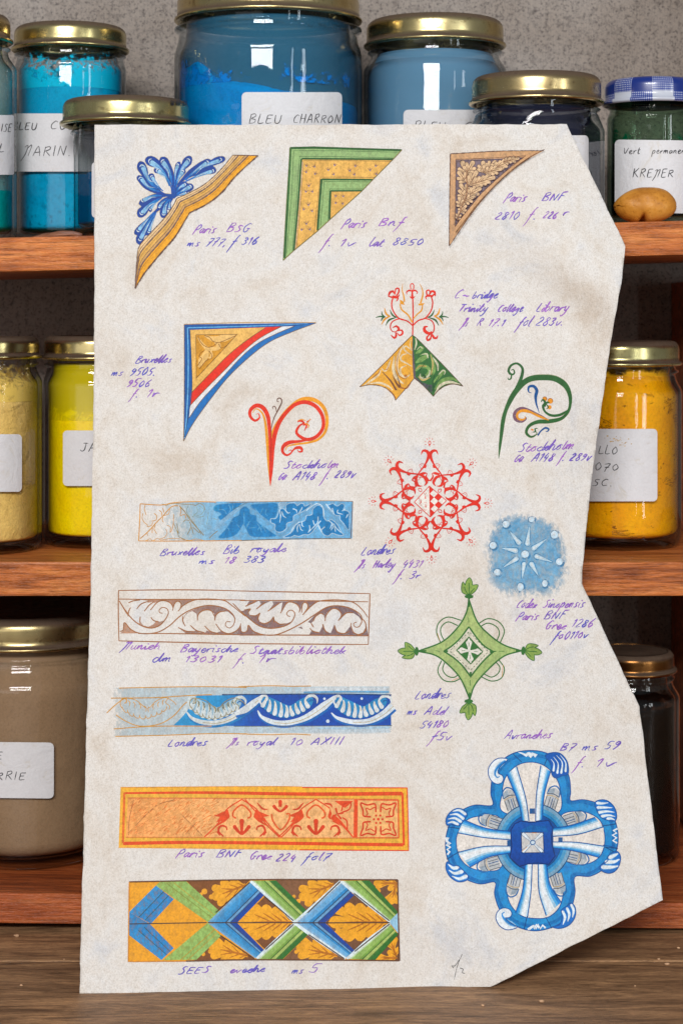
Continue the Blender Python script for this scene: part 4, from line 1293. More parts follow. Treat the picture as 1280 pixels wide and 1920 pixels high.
A.line([(1148, 100), (1065, 190), (885, 370), (780, 480), (480, 748), (370, 850), (150, 1032), (52, 1122)], 8, (124, 108, 40), smooth=False, grain=.3)
A.line([(115, 78), (82, 600), (52, 1122)], 5, (120, 130, 60), smooth=False, grain=.3)
A.line([(115, 76), (330, 70), (1148, 98)], 5, (60, 90, 44), smooth=False, grain=.3)
for (x, y, s, r) in [(265, 238, 1, .4), (345, 245, 1, -.5), (268, 296, 1, -.3), (345, 312, 1, .5), (470, 275, 1.1, 0), (525, 232, 1, .5), (522, 318, .9, -.4), (668, 282, 1.1, 0), (716, 240, 1, .5), (712, 320, .9, -.3), (855, 278, 1.1, 0),
                     (905, 240, 1, .4), (915, 315, .9, -.4), (290, 420, 1.2, 0), (260, 476, 1, .4), (325, 476, 1, -.4), (287, 596, 1.2, 0), (240, 640, 1, .4), (322, 655, 1, -.2), (268, 770, 1.2, 0), (222, 830, 1, .3), (302, 826, 1, -.3),
                     (536, 520, .9, .2), (608, 522, .9, 0), (536, 585, .8, .3), (603, 590, .8, -.2)]:
    for k in (-.75, -.1, .55):
        an = -math.pi / 2 + k + r
        A.line([(x, y + 16 * s), (x + 30 * s * math.cos(an), y + 16 * s + 30 * s * math.sin(an))], 7, (112, 82, 100), smooth=False, grain=.3, taper=(1, .5))
    A.dot((x, y + 14 * s), 5, (165, 150, 190))
for x, y in ((303, 265), (542, 272), (742, 278), (290, 505), (264, 850)): A.dot((x, y), 4, (130, 90, 60))
A.build("chevron_corner", sheet)

# -- brown corner with oak leaves
A = art().frame(820, 260, 4.571)
TAN, TL = (208, 160, 114), (224, 188, 146)
edge_ = [(910, 100), (790, 165), (690, 232), (560, 340), (450, 450), (350, 568), (250, 700), (100, 920)]
A.poly([(110, 127), (400, 110), (600, 102)] + edge_ + [(103, 520)], TAN, grain=.25)
A.poly([(156, 180), (480, 170), (748, 157), (650, 225), (560, 305), (470, 388), (370, 480), (290, 580), (220, 660), (150, 755)], (124, 108, 122), grain=.35)
def leaf(b, t, w, n=3, col=TL):
    dx, dy = t[0] - b[0], t[1] - b[1]; l = math.hypot(dx, dy); ux, uy = dx / l, dy / l
    shapes = [(b, lerp2(b, t, .5), t, w)]
    for i in range(n):
        f = (i + .35) / n * .72
        m0 = lerp2(b, t, f * .6); tip = lerp2(b, t, f + .16)
        for sg in (1, -1):
            q = (tip[0] - uy * sg * w * (1.15 - .3 * f), tip[1] + ux * sg * w * (1.15 - .3 * f))
            shapes.append((m0, lerp2(m0, q, .5), q, w * .78))
    for s in shapes: A.lobe(s[0], s[1], s[2], s[3] + 9, (112, 78, 66), root=.4, grain=.3)
    for s in shapes: A.lobe(*s, col, root=.35, grain=.25)
    A.line([b, lerp2(b, t, .55), lerp2(b, t, .9)], 6, (126, 82, 52), taper=(1, .4), grain=.3)
    for s in shapes[1:]: A.line([lerp2(s[0], s[2], .15), lerp2(s[0], s[2], .7)], 4, (140, 94, 60), smooth=False, grain=.35)
for q in [((248, 330), (215, 205), 40, 2), ((250, 290), (300, 205), 38, 2), ((245, 370), (185, 290), 36, 2), ((390, 290), (390, 205), 36, 2), ((395, 285), (490, 200), 32, 3), ((440, 270), (620, 195), 30, 4), ((560, 200), (690, 172), 22, 3),
          ((400, 290), (540, 260), 30, 3), ((270, 400), (330, 290), 38, 3), ((290, 390), (480, 335), 32, 4), ((255, 470), (200, 400), 36, 2), ((250, 490), (360, 430), 34, 3), ((235, 510), (190, 450), 30, 2), ((225, 540), (310, 500), 28, 2),
          ((205, 590), (185, 510), 26, 2), ((190, 640), (240, 580), 24, 2), ((170, 700), (185, 630), 18, 2)]:
    leaf(*q)
A.line([(250, 270), (248, 350), (255, 430), (238, 510), (205, 590), (165, 720)], 9, (150, 104, 70), grain=.3, taper=(1, .4))
rn = random.Random(3)
for k in range(60):
    t = rn.random(); e = [(740, 162), (560, 302), (370, 478), (150, 750)]
    i = min(2, int(t * 3)); p = lerp2(e[i], e[i + 1], t * 3 - i)
    A.dot((p[0] - rn.uniform(2, 26), p[1] - rn.uniform(2, 18)), rn.uniform(3, 8), (88, 78, 104), rn.uniform(3, 5), grain=.4, n=7)
A.poly([(748, 157), (650, 225), (560, 305), (470, 388), (370, 480), (290, 580), (220, 660), (150, 755), (152, 800), (240, 690), (310, 598), (395, 500), (490, 405), (580, 322), (670, 242), (790, 158)], TAN, grain=.25)
for p, w in (([(110, 127), (400, 110), (600, 102), (910, 100)], 8), ([(110, 127), (103, 520), (100, 920)], 8), (edge_, 7), ([(156, 180), (480, 170), (748, 157)], 5), ([(156, 180), (154, 480), (150, 755)], 5), ([(748, 157), (560, 305), (370, 480), (220, 660), (150, 755)], 5)):
    A.line(p, w, (94, 58, 44), grain=.45, jit=.8)
A.build("oak_leaf_corner", sheet)

# -- red white and blue corner
A = art().frame(200, 590, 3.0476)
a0 = [(1195, 47), (1060, 97), (940, 150), (840, 220), (700, 350), (580, 500), (490, 628), (440, 722)]
a1 = [(1075, 63), (960, 112), (860, 165), (770, 240), (650, 370), (540, 490), (470, 590)]
a2 = [(1000, 66), (880, 130), (780, 210), (660, 330), (560, 430), (474, 522)]
a3 = [(905, 74), (800, 145), (700, 225), (600, 325), (484, 445)]
sp = lambda p: spline(p, False, 8)
BL = (20, 104, 184)
A.poly([(443, 55), (1195, 46)] + sp(a0), BL, grain=.1)
A.poly([(474, 86), (1000, 66), (1075, 63)] + sp(a1)[1:] + [(474, 560)], (226, 226, 228), grain=.08)
A.poly([(474, 86), (1000, 66)] + sp(a2)[1:], (226, 44, 18), grain=.06)
A.poly([(474, 86), (905, 72)] + sp(a3)[1:], (234, 184, 96), grain=.15)
A.poly([(510, 114), (745, 112), (660, 205), (580, 290), (512, 362)], (212, 148, 34), grain=.15)
CR = (236, 190, 112)
A.line([(560, 120), (620, 140), (680, 130), (735, 118)], 30, CR, ws=[8, 34, 44, 12]); A.line([(625, 145), (640, 185), (600, 195), (570, 190), (545, 165), (522, 130)], 18, CR, ws=[30, 26, 22, 20, 16, 8])
A.line([(575, 190), (565, 230), (545, 260), (525, 300)], 30, CR, ws=[14, 40, 42, 8]); A.line([(590, 200), (600, 235), (585, 250)], 16, CR)
for p in ([(560, 118), (590, 130), (605, 150), (640, 158), (690, 140), (740, 118)], [(522, 120), (540, 160), (575, 185), (610, 178), (630, 160)], [(560, 205), (540, 215), (528, 240), (545, 250), (520, 290)], [(585, 205), (600, 230), (598, 250), (570, 260), (530, 310)], [(640, 165), (655, 190), (690, 175)]):
    A.line(p, 4, (150, 96, 30), grain=.3)
for p in ([(510, 114), (745, 112)], [(510, 114), (512, 362)], [(745, 112), (660, 205), (580, 290), (512, 362)]): A.line(p, 3, (120, 84, 40), grain=.3)
A.poly([(443, 55), (476, 88), (488, 400), (476, 520), (462, 600), (440, 722)], (16, 84, 160), grain=.08)
A.poly([(443, 55), (1195, 46), (1075, 64), (476, 86)], (14, 78, 156), grain=.08)
A.line([(462, 75), (466, 240), (464, 430), (455, 600), (444, 705)], 6, (110, 184, 232), taper=(1, .6), grain=.2)
A.line([(462, 74), (700, 68), (950, 60), (1150, 50)], 6, (96, 170, 226), taper=(1, .5), grain=.2)
for p in (a0, a1, a2, a3): A.line(p, 3.5, (120, 90, 50), grain=.4)
A.line([(443, 54), (800, 44), (1195, 44)], 4, (190, 140, 50), grain=.3); A.line([(443, 56), (444, 400), (440, 722)], 4, (120, 90, 60), grain=.4)
A.line([(476, 88), (488, 400), (470, 560), (444, 700)], 3, (40, 60, 90), grain=.3)
A.build("striped_corner", sheet)

# -- candelabrum over two leaves
A = art().frame(660, 520, 5.818)
RD = (218, 36, 10); OG = (226, 152, 28); GR = (30, 92, 40)
A.line([(660, 220), (664, 420), (658, 640)], 15, RD)
for p in ([(660, 525), (600, 475), (510, 445), (450, 370), (430, 290), (450, 200)], [(660, 525), (720, 470), (800, 440), (860, 360), (878, 270), (860, 205)]): A.line(p, 15, RD)
A.line([(590, 470), (520, 450), (440, 480), (415, 540), (440, 590), (480, 590)], 12, RD, ws=[6, 12, 13, 14, 12, 8])
A.line([(735, 465), (800, 448), (870, 475), (895, 540), (880, 600), (835, 620)], 12, RD, ws=[6, 12, 13, 14, 14, 10])
for p, w in (([(440, 550), (480, 530), (510, 560), (480, 590)], [6, 18, 22, 8]), ([(500, 580), (540, 575), (550, 610), (515, 632), (488, 600)], [10, 16, 18, 14, 6]), ([(470, 590), (480, 630), (460, 660), (420, 625)], [8, 20, 18, 4]),
             ([(825, 535), (790, 540), (790, 580), (835, 610), (870, 590)], [8, 24, 30, 26, 10]), ([(850, 620), (815, 650), (822, 685), (855, 665), (860, 620)], [8, 16, 20, 16, 8]), ([(868, 610), (890, 655), (920, 660), (935, 630)], [8, 24, 20, 4])):
    A.line(p, 10, RD, ws=[q * 1.25 for q in w])
# middle fleur
A.line([(640, 130), (635, 80), (655, 65), (672, 85), (668, 135)], 11, RD); A.line([(655, 150), (620, 140), (592, 160), (600, 185)], 12, RD, ws=[14, 20, 16, 4]); A.line([(655, 150), (690, 140), (712, 165), (700, 180)], 12, RD, ws=[14, 20, 14, 4])
A.line([(655, 130), (655, 215)], 22, RD, ws=[12, 26]); A.line([(625, 205), (655, 225), (685, 205)], 12, RD, ws=[5, 22, 5])
# side blossoms
for p, w in (([(395, 210), (410, 165), (445, 150), (470, 185)], [8, 22, 20, 12]), ([(470, 165), (475, 125), (505, 118), (508, 160), (480, 200)], [8, 14, 16, 14, 10]), ([(440, 200), (490, 215), (515, 185)], [12, 24, 6]), ([(445, 215), (500, 225), (480, 260)], [16, 18, 5]), ([(400, 205), (440, 215), (470, 200)], [8, 18, 10]),
             ([(905, 205), (900, 160), (865, 150), (840, 190)], [8, 22, 20, 10]), ([(850, 170), (840, 138), (812, 145), (815, 185), (850, 200)], [8, 12, 14, 14, 8]), ([(870, 200), (820, 200), (800, 215), (815, 240)], [14, 20, 14, 4]), ([(860, 215), (890, 185), (905, 170)], [16, 16, 6])):
    A.line(p, 10, RD, ws=[q * 1.25 for q in w])
for p, w in (([(655, 490), (610, 410), (540, 350), (522, 290)], [16, 18, 18, 12]), ([(570, 265), (560, 190), (545, 140), (550, 65)], [16, 16, 10, 4]), ([(665, 450), (710, 400), (755, 360), (768, 300)], [10, 14, 18, 12]), ([(745, 280), (770, 190), (762, 120), (735, 65)], [18, 18, 12, 4])):
    A.line(p, 12, OG, ws=w)
A.poly([(520, 240), (560, 262), (572, 300), (530, 290), (522, 300)], OG); A.poly([(720, 285), (790, 278), (770, 305), (725, 305)], OG)
for sg, cx in ((1, 0), (-1, 1308)):
    f = lambda x, y: (cx + sg * x, y)
    A.line([f(490, 438), f(440, 410), f(410, 350)], 10, GR, ws=[10, 20, 4]); A.line([f(470, 438), f(400, 465), f(365, 525)], 10, GR, ws=[10, 22, 5])
    A.line([f(415, 425), f(370, 395), f(352, 330)], 10, OG, ws=[14, 22, 5]); A.line([f(410, 420), f(350, 460), f(318, 515)], 10, OG, ws=[14, 22, 5])
    A.line([f(360, 430), f(300, 425), f(255, 438)], 10, GR, ws=[20, 16, 5]); A.line([f(350, 430), f(325, 400), f(322, 365)], 10, GR, ws=[18, 14, 4]); A.line([f(345, 430), f(325, 450), f(315, 475)], 10, GR, ws=[14, 16, 6])
LEFT = [(655, 630), (560, 720), (380, 905), (200, 1080), (82, 1193), (180, 1172), (290, 1180), (390, 1220), (450, 1280), (472, 1340), (560, 1240), (672, 1105), (666, 900), (660, 760)]
RIGHT = [(655, 630), (700, 660), (860, 820), (1020, 985), (1208, 1186), (1100, 1162), (1010, 1185), (930, 1240), (885, 1298), (790, 1195), (680, 1095), (668, 900), (660, 760)]
CRM = (226, 208, 170)
A.poly(LEFT, (228, 164, 44), grain=.15)
A.poly([(655, 630), (560, 730), (490, 850), (455, 1000), (430, 1010), (450, 850), (500, 770)], (220, 158, 40), grain=.15)
for p, w in (([(560, 740), (500, 860), (490, 980), (520, 1060), (580, 1095)], [8, 26, 26, 20, 10]), ([(460, 860), (450, 1000), (490, 1100), (560, 1160)], [10, 34, 40, 12]), ([(420, 900), (380, 1000), (350, 1020), (320, 990)], [8, 22, 20, 8]),
             ([(310, 1010), (290, 1060), (200, 1130), (120, 1185)], [10, 22, 22, 6]), ([(180, 1160), (300, 1150), (400, 1190), (440, 1230)], [6, 22, 24, 10]), ([(640, 790), (590, 750), (560, 770), (590, 810), (650, 850)], [6, 16, 18, 14, 6]),
             ([(600, 830), (540, 850), (530, 900), (600, 940), (650, 970)], [8, 18, 20, 16, 6]), ([(590, 960), (530, 990), (530, 1050), (580, 1090), (630, 1060)], [6, 18, 22, 20, 8]), ([(640, 680), (630, 740), (650, 800)], [6, 10, 6])):
    A.line(p, 10, CRM, ws=w, grain=.3)
for p, w in (([(520, 770), (490, 900), (490, 1010), (520, 1080), (580, 1105), (600, 1075)], [4, 8, 8, 8, 10, 6]), ([(565, 1075), (590, 1065), (575, 1090)], [14, 22, 8]), ([(440, 1060), (480, 1150), (520, 1200)], [4, 16, 26]), ([(460, 1000), (500, 1100), (530, 1210)], [4, 8, 20]), ([(330, 1030), (420, 1130), (480, 1230)], [6, 18, 22]),
             ([(300, 1000), (290, 1040), (200, 1110)], [6, 12, 6]), ([(380, 1220), (440, 1270), (475, 1320)], [5, 12, 16]), ([(400, 950), (385, 1000), (350, 1010)], [4, 10, 6]), ([(520, 1200), (590, 1210), (640, 1150)], [16, 14, 6])):
    A.line(p, 9, (176, 106, 34) if w[-1] < 18 else (116, 70, 48), ws=w, grain=.35)
A.poly(RIGHT, (42, 104, 44), grain=.12)
LGN, CGN = (120, 160, 84), (206, 204, 172)
for p, w, c in (([(690, 660), (700, 720), (680, 790)], [10, 20, 10], CGN), ([(690, 830), (740, 800), (770, 770), (740, 755), (710, 790)], [10, 40, 34, 16, 6], LGN), ([(690, 930), (760, 890), (820, 850), (790, 830), (740, 850)], [14, 56, 46, 20, 8], LGN), ([(690, 1020), (740, 970), (820, 980), (840, 1030), (790, 1080), (750, 1070)], [16, 50, 40, 34, 28, 10], LGN),
                ([(770, 775), (740, 755), (705, 790)], [8, 10, 4], CGN), ([(825, 880), (815, 835), (760, 840)], [12, 18, 6], CGN), ([(845, 1010), (840, 1060), (790, 1100), (740, 1085), (745, 1050)], [10, 20, 26, 22, 8], CGN), ([(700, 1000), (740, 965), (810, 970)], [6, 16, 10], (196, 164, 84)),
                ([(720, 1080), (770, 1120), (850, 1090)], [10, 22, 8], (206, 180, 110)), ([(860, 830), (880, 950), (870, 1060), (900, 1000), (880, 880)], [6, 34, 22, 26, 8], LGN), ([(880, 870), (930, 950), (935, 1020)], [8, 26, 10], CGN), ([(850, 840), (880, 940), (860, 1060)], [5, 18, 10], (200, 176, 110)),
                ([(880, 1150), (940, 1090), (1000, 1020), (990, 1010)], [14, 34, 34, 14], LGN), ([(1000, 1060), (1015, 1030), (990, 1012), (940, 1060)], [6, 14, 16, 6], CGN), ([(900, 1220), (980, 1130), (1080, 1100), (1160, 1140)], [14, 44, 36, 8], LGN), ([(900, 1270), (960, 1180), (1060, 1140), (1180, 1165)], [8, 30, 30, 6], (214, 206, 176))):
    A.line(p, 10, c, ws=w, grain=.3)
for p, w in (([(760, 1080), (780, 1068), (800, 1090), (770, 1098)], [10, 26, 18, 6]), ([(800, 920), (760, 980), (700, 1060)], [4, 8, 4]), ([(900, 1060), (880, 1130), (880, 1200)], [6, 12, 22]), ([(950, 1080), (900, 1160), (880, 1240)], [4, 10, 18])):
    A.line(p, 8, (28, 80, 36), ws=w, grain=.25)
A.poly([(672, 1100), (700, 1090), (760, 1140), (830, 1170), (870, 1170), (870, 1260), (800, 1200)], (84, 84, 92), a=.85, grain=.5)
A.line([(662, 660), (660, 760), (668, 900), (674, 1000), (680, 1100)], 22, (98, 84, 92), ws=[8, 12, 20, 26, 22], grain=.4)
for P in (LEFT, RIGHT):
    A.line(P[:5], 7, (96, 58, 38), grain=.3); A.line(P[4:10] if P is LEFT else P[4:9], 9, (110, 70, 54), grain=.4, jit=.8)
    A.line(P[9:12] if P is LEFT else P[8:11], 7, (96, 62, 44), grain=.35)
A.build("leaf_candelabrum", sheet)

# -- red branching scroll letter
A = art().frame(440, 730, 5.12)
RO, OO = (224, 46, 16), (232, 154, 22)
A.line([(340, 910), (322, 700), (310, 480), (292, 310), (262, 225), (205, 185), (172, 225)], 20, OO, ws=[8, 18, 24, 28, 26, 18, 6])
A.line([(342, 905), (345, 700), (350, 560), (378, 400), (440, 290), (520, 190), (640, 100), (760, 100), (850, 170), (885, 280), (870, 400), (800, 480), (700, 512), (600, 525), (510, 545), (485, 585)], 40, OO, ws=[6, 14, 40, 36, 44, 44, 44, 44, 42, 36, 34, 30, 24, 20, 18, 8])
A.line([(342, 925), (345, 760), (342, 560), (335, 400), (318, 260), (270, 175), (205, 155), (150, 200), (150, 260), (195, 300), (238, 270), (228, 232), (205, 240)], 30, RO, ws=[5, 30, 30, 32, 32, 30, 34, 40, 42, 38, 28, 22, 4], taper=(.1, .3))
A.line([(345, 900), (358, 700), (366, 560), (385, 430), (430, 310), (500, 215), (580, 145), (680, 122), (780, 165), (842, 260), (845, 370), (780, 455), (690, 480), (610, 440), (592, 400), (620, 350), (660, 325)], 36, RO, ws=[6, 26, 30, 34, 42, 42, 38, 34, 36, 38, 36, 34, 32, 34, 32, 26, 14])
A.line([(720, 480), (620, 498), (520, 510), (465, 550), (460, 600), (500, 632), (545, 605), (540, 580), (518, 590)], 30, RO, ws=[16, 22, 26, 34, 40, 30, 22, 16, 4])
A.line([(540, 610), (580, 565), (635, 560), (645, 595), (612, 598), (606, 578)], 16, RO, ws=[10, 16, 30, 28, 18, 4])
for p, w in (([(600, 312), (640, 300), (672, 330)], [6, 24, 14]), ([(660, 330), (690, 345), (668, 398)], [14, 18, 4]), ([(655, 345), (690, 330), (705, 340)], [10, 20, 12]), ([(690, 315), (730, 285)], [14, 5])): A.line(p, 12, RO, ws=w)
for p, w in (([(600, 300), (640, 288), (680, 298)], [4, 10, 6]), ([(670, 325), (712, 345), (695, 375)], [6, 14, 4]), ([(700, 320), (728, 282)], [8, 4])): A.line(p, 8, OO, ws=w)
A.line([(352, 430), (350, 380), (375, 280), (425, 180), (452, 120), (440, 85), (412, 88), (408, 115), (425, 118)], 9, (110, 72, 56), ws=[4, 6, 8, 10, 12, 14, 12, 12, 6], grain=.3)
A.line([(400, 215), (395, 180), (380, 160), (362, 172), (368, 190)], 7, (120, 82, 64), ws=[5, 9, 10, 10, 4], grain=.3)
A.line([(352, 380), (350, 520), (348, 690)], 4, (130, 30, 20), grain=.4)
A.build("red_scroll_initial", sheet)

# -- green branching scroll letter
A = art().frame(900, 660, 5.565)
G1 = (44, 98, 48)
A.line([(192, 1110), (215, 900), (250, 660), (330, 470), (430, 340), (520, 280), (640, 262), (780, 275), (890, 350), (938, 470), (925, 600), (850, 690), (720, 722), (600, 728), (510, 770), (480, 840), (530, 885), (590, 855), (580, 828)], 40, (150, 158, 90), ws=[8, 30, 40, 46, 42, 56, 60, 62, 64, 64, 66, 48, 32, 34, 46, 46, 36, 30, 8], a=.5)
A.line([(192, 1110), (215, 900), (250, 660), (330, 470), (430, 340), (520, 280), (640, 265), (780, 278), (890, 350), (938, 470), (925, 600), (850, 690), (720, 722), (600, 728), (510, 770), (480, 840), (530, 885), (590, 855), (580, 828)], 40, G1, ws=[4, 24, 34, 40, 36, 50, 54, 56, 58, 58, 60, 42, 26, 28, 40, 40, 30, 24, 4])
A.line([(910, 610), (830, 655), (740, 660), (675, 620), (655, 560), (690, 530), (720, 530)], 26, G1, ws=[16, 28, 28, 26, 20, 30, 10])
A.line([(320, 470), (390, 350), (430, 260), (440, 170), (385, 118), (320, 140), (295, 200), (330, 235), (358, 215), (345, 180), (322, 190)], 30, G1, ws=[14, 26, 32, 36, 32, 26, 22, 24, 28, 18, 8])
A.line([(325, 235), (320, 275), (295, 285), (288, 265)], 10, G1, ws=[12, 18, 14, 6])
for c in ((672, 490, 24), (730, 510, 28), (722, 575, 22)): A.dot(c[:2], c[2], (226, 146, 40)); 
for c in ((672, 490, 24), (730, 510, 28)): A.line([(c[0] + c[2] * math.cos(k), c[1] + c[2] * math.sin(k)) for k in (-2.8, -2, -1.2, -.4, .4)], 6, (160, 90, 40), grain=.2)
A.line([(635, 520), (650, 495), (675, 520), (672, 570)], 20, G1, ws=[8, 20, 26, 20]); A.line([(670, 560), (700, 520), (722, 530)], 14, G1, ws=[14, 20, 8]); A.line([(690, 545), (710, 575), (690, 592)], 12, G1, ws=[10, 16, 5])
A.line([(616, 635), (585, 540), (578, 460), (590, 400), (555, 355), (505, 365), (505, 415), (535, 425)], 30, (18, 78, 146), ws=[4, 14, 22, 34, 34, 30, 22, 4])
A.line([(715, 708), (620, 660), (500, 605), (420, 595), (365, 640), (370, 700), (430, 725), (480, 695), (465, 672)], 30, (120, 82, 104), ws=[6, 20, 26, 30, 44, 48, 40, 26, 6], grain=.4)
A.line([(715, 710), (620, 672), (510, 622), (430, 612), (385, 650), (395, 695), (440, 705), (470, 690), (462, 670)], 26, (232, 152, 34), ws=[6, 22, 26, 22, 34, 28, 24, 22, 6])
A.line([(600, 870), (630, 825), (680, 790), (715, 805), (700, 828), (682, 826)], 16, (18, 78, 146), ws=[18, 16, 16, 22, 18, 5]); A.line([(530, 805), (555, 815)], 16, (226, 140, 40), ws=[16, 16])
A.line([(600, 795), (570, 800), (575, 830), (545, 835)], 10, G1, ws=[6, 14, 18, 5])
A.build("green_scroll_initial", sheet)

# -- red eight-pointed star
A = art().frame(680, 820, 5.12)
CX, CY = 640, 613
for k in range(8):
    an = math.radians([0, 48, 92, 134, 178, 224, 270, 315][k])
    sc = [1, .97, .985, .985, .985, .97, .965, .98][k] * .985
    ca, sa = math.cos(an), math.sin(an)
    def R(x, y): return (CX + sc * (x * ca + y * sa), CY + sc * (x * sa - y * ca))
    for m in (1, -1):
        r = lambda x, y: R(m * x, y)
        A.line([r(-82, 452), r(-66, 492), r(-28, 488), r(-8, 455), r(-22, 400), r(-58, 335), r(-105, 275), r(-132, 210), r(-112, 152), r(-70, 148)], 14, RD, ws=[4, 25, 34, 26, 15, 14, 12, 26, 30, 4], grain=.08)
        A.poly([r(-42, 375), r(-28, 345), r(-36, 322), r(-75, 325)], RD, grain=.08)
        A.line([r(-52, 362), r(-80, 365), r(-100, 352), r(-88, 330), r(-80, 310)], 4.5, RD, grain=.1); A.dot(r(-80, 348), 3.5, RD)
        A.line([r(-98, 262), r(-40, 275), r(-22, 268)], 16, RD, ws=[18, 28, 4], grain=.08)
        A.line([r(-22, 270), r(-34, 240), r(-4, 196)], 14, RD, ws=[6, 18, 16], grain=.08)
        A.line([r(-110, 235), r(-72, 228), r(-60, 245)], 4.5, RD, grain=.1)
    A.line([R(0, 545), R(-12, 568), R(0, 590), R(12, 568), R(0, 545)], 7, RD); A.line([R(0, 535), R(0, 558)], 9, RD, smooth=False)
    for q in (-1.9, -1.2, -.55, .0, .55, 1.2, 1.9):
        c0, s0 = math.sin(q), math.cos(q)
        l0 = 34 + 6 * (abs(q) < .9)
        A.line([R(c0 * l0, 566 + s0 * l0), R(c0 * (l0 + 17), 566 + s0 * (l0 + 17))], 4.5, RD, smooth=False)
for x, y in ((548, 503), (738, 510), (548, 716), (742, 710)):
    u = lerp2((x, y), (CX, CY), .16); v = lerp2((x, y), (CX, CY), -.14)
    px_, py_ = -(v[1] - u[1]) * .35, (v[0] - u[0]) * .35
    A.line([v, ((u[0] + v[0]) / 2 + px_, (u[1] + v[1]) / 2 + py_), u, ((u[0] + v[0]) / 2 - px_, (u[1] + v[1]) / 2 - py_), v], 7, RD)
LOZ = [(638, 468), (800, 608), (646, 764), (494, 622)]
A.poly(LOZ, (230, 224, 216))
cent = (640, 616)
e1, e2 = ((800 - 638) / 4, (608 - 468) / 4), ((494 - 638) / 4, (622 - 468) / 4)
for i in range(4):
    for j in range(4):
        if (i + j) % 2 == 0:
            q = [(638 + e1[0] * a + e2[0] * b, 468 + e1[1] * a + e2[1] * b) for a, b in ((i, j), (i + 1, j), (i + 1, j + 1), (i, j + 1))]
            q = clip_half(q, 0, 642, True)
            if len(q) > 2: A.poly(q, RD, grain=.06)
for a, b in zip(LOZ, LOZ[1:] + LOZ[:1]): A.line([a, b], 7, RD, smooth=False)
A.line([(638, 468), (642, 610), (646, 764)], 7, RD)
for x, y in ((600, 572), (555, 612), (602, 655)): A.line([(x, y - 18), (x + 1, y + 18)], 12, RD, ws=[3, 13])
for x, y in ((590, 540), (606, 536), (540, 590), (592, 625), (606, 628), (552, 640), (560, 650), (590, 692), (600, 700), (612, 696), (548, 636), (596, 548)): A.dot((x, y), 4, RD, n=8)
A.build("red_star_rosette", sheet)

# -- blue cloud with petals
A = art().frame(890, 940, 5.565)
def cloud(X, Y):
    rr = (abs((X - 545) / 455) ** 3.2 + abs((Y - 560) / 465) ** 3.2) ** (1 / 3.2)
    dd = max(0, (rr - .66) / .36)
    n = noise.noise(Vector((X / 90, Y / 60, 2.2))) * .5 + noise.noise(Vector((X / 34, Y / 26, 5))) * .35
    corner = max(0, (X + (1000 - Y) - 1330) / 400) * 1.0
    a = max(0, min(1, 1.0 - dd * dd * (3 - 2 * min(1, dd)) + n * .30 - corner * .6)) if dd < 1.2 else 0.0
    cl = mixc((146, 190, 216), (84, 152, 200), .5 + n * .9)
    return (*cl, a * .93)
A.poly([(40 + 0 * 0, 60), (1010, 60), (1020, 1040), (60, 1040)], cloud, grain=.35, fine=3.0)
PET = [((548, 440), (568, 262), 50), ((458, 430), (362, 312), 50), ((612, 490), (748, 392), 48), ((425, 515), (278, 488), 50), ((642, 575), (808, 634), 46), ((432, 600), (292, 692), 46), ((512, 655), (492, 808), 44), ((590, 655), (662, 778), 48)]
for b, t, w in PET: A.lobe(lerp2(b, t, 1.02), lerp2(b, t, .5), lerp2(b, t, .02), w + 26, (50, 128, 190), a=.55, root=.25, grain=.5)
DOT = [(322, 238, 36, 36), (590, 190, 30, 27), (828, 348, 38, 40), (188, 460, 36, 36), (880, 630, 36, 36), (232, 740, 34, 34), (474, 895, 33, 42), (728, 858, 28, 36), (522, 552, 40, 38)]
for x, y, r, r2 in DOT: A.dot((x + 6, y + 5), r + 16, (46, 122, 186), r2 + 15, a=.5, grain=.5)
for x, y, r, r2 in DOT: A.dot((x, y), r + 3, (150, 140, 120), r2 + 3, a=.6, grain=.5)
for x, y, r, r2 in DOT: A.dot((x, y), r, (196, 220, 236), r2, grain=.15); A.dot((x - 5, y - 6), r * .5, (226, 234, 240), r2 * .5, a=.8, grain=.3)
for b, t, w in PET:
    A.lobe(t, lerp2(b, t, .5), b, w, (182, 210, 226), root=.06, grain=.2, pw=.9)
    A.lobe(lerp2(b, t, .5), lerp2(b, t, .25), b, w * .45, (232, 238, 240), root=.3, a=.8, grain=.25)
A.build("blue_cloud_rosette", sheet)

# -- green star lozenge
A = art().frame(740, 1070, 4.414)
GD, GF, GP = (46, 108, 44), (158, 182, 112), (218, 212, 194)
def ring(pts, w=9): A.line(pts, w, GD, grain=.12)
for p in ([(550, 412), (440, 385), (365, 430), (345, 510), (375, 590)], [(520, 455), (440, 425), (385, 465), (380, 520), (405, 575)], [(690, 440), (770, 398), (860, 425), (905, 500), (870, 600)], [(705, 465), (770, 435), (840, 465), (865, 520), (838, 590)],
          [(385, 745), (355, 830), (400, 905), (480, 920), (550, 890)], [(410, 762), (395, 820), (430, 870), (485, 885), (525, 862)], [(715, 880), (800, 915), (880, 890), (905, 810), (860, 740)], [(735, 855), (800, 882), (855, 850), (868, 800), (835, 758)]): ring(p)
for p in ([(352, 520), (372, 580)], [(470, 912), (540, 885)], [(895, 780), (885, 880)]): A.line(p, 4, (216, 150, 60), smooth=False, grain=.3)
OS = [[(612, 240), (590, 350), (520, 470), (390, 590), (190, 668)], [(190, 668), (330, 700), (430, 770), (540, 890), (620, 1065)], [(620, 1065), (660, 950), (760, 830), (900, 710), (1045, 664)], [(1045, 664), (900, 615), (780, 530), (680, 420), (612, 240)]]
def closed(paths):
    o = []
    for p in paths: o += spline(p, False, 12)[:-1]
    return o
A.poly(closed(OS), lambda X, Y: mixc(GF, (170, 190, 118), .5 + .5 * math.sin(X * .021 + 1.3 * math.sin(Y * .017))), grain=.2)
for p in OS: A.line(p, 12, GD, grain=.1)
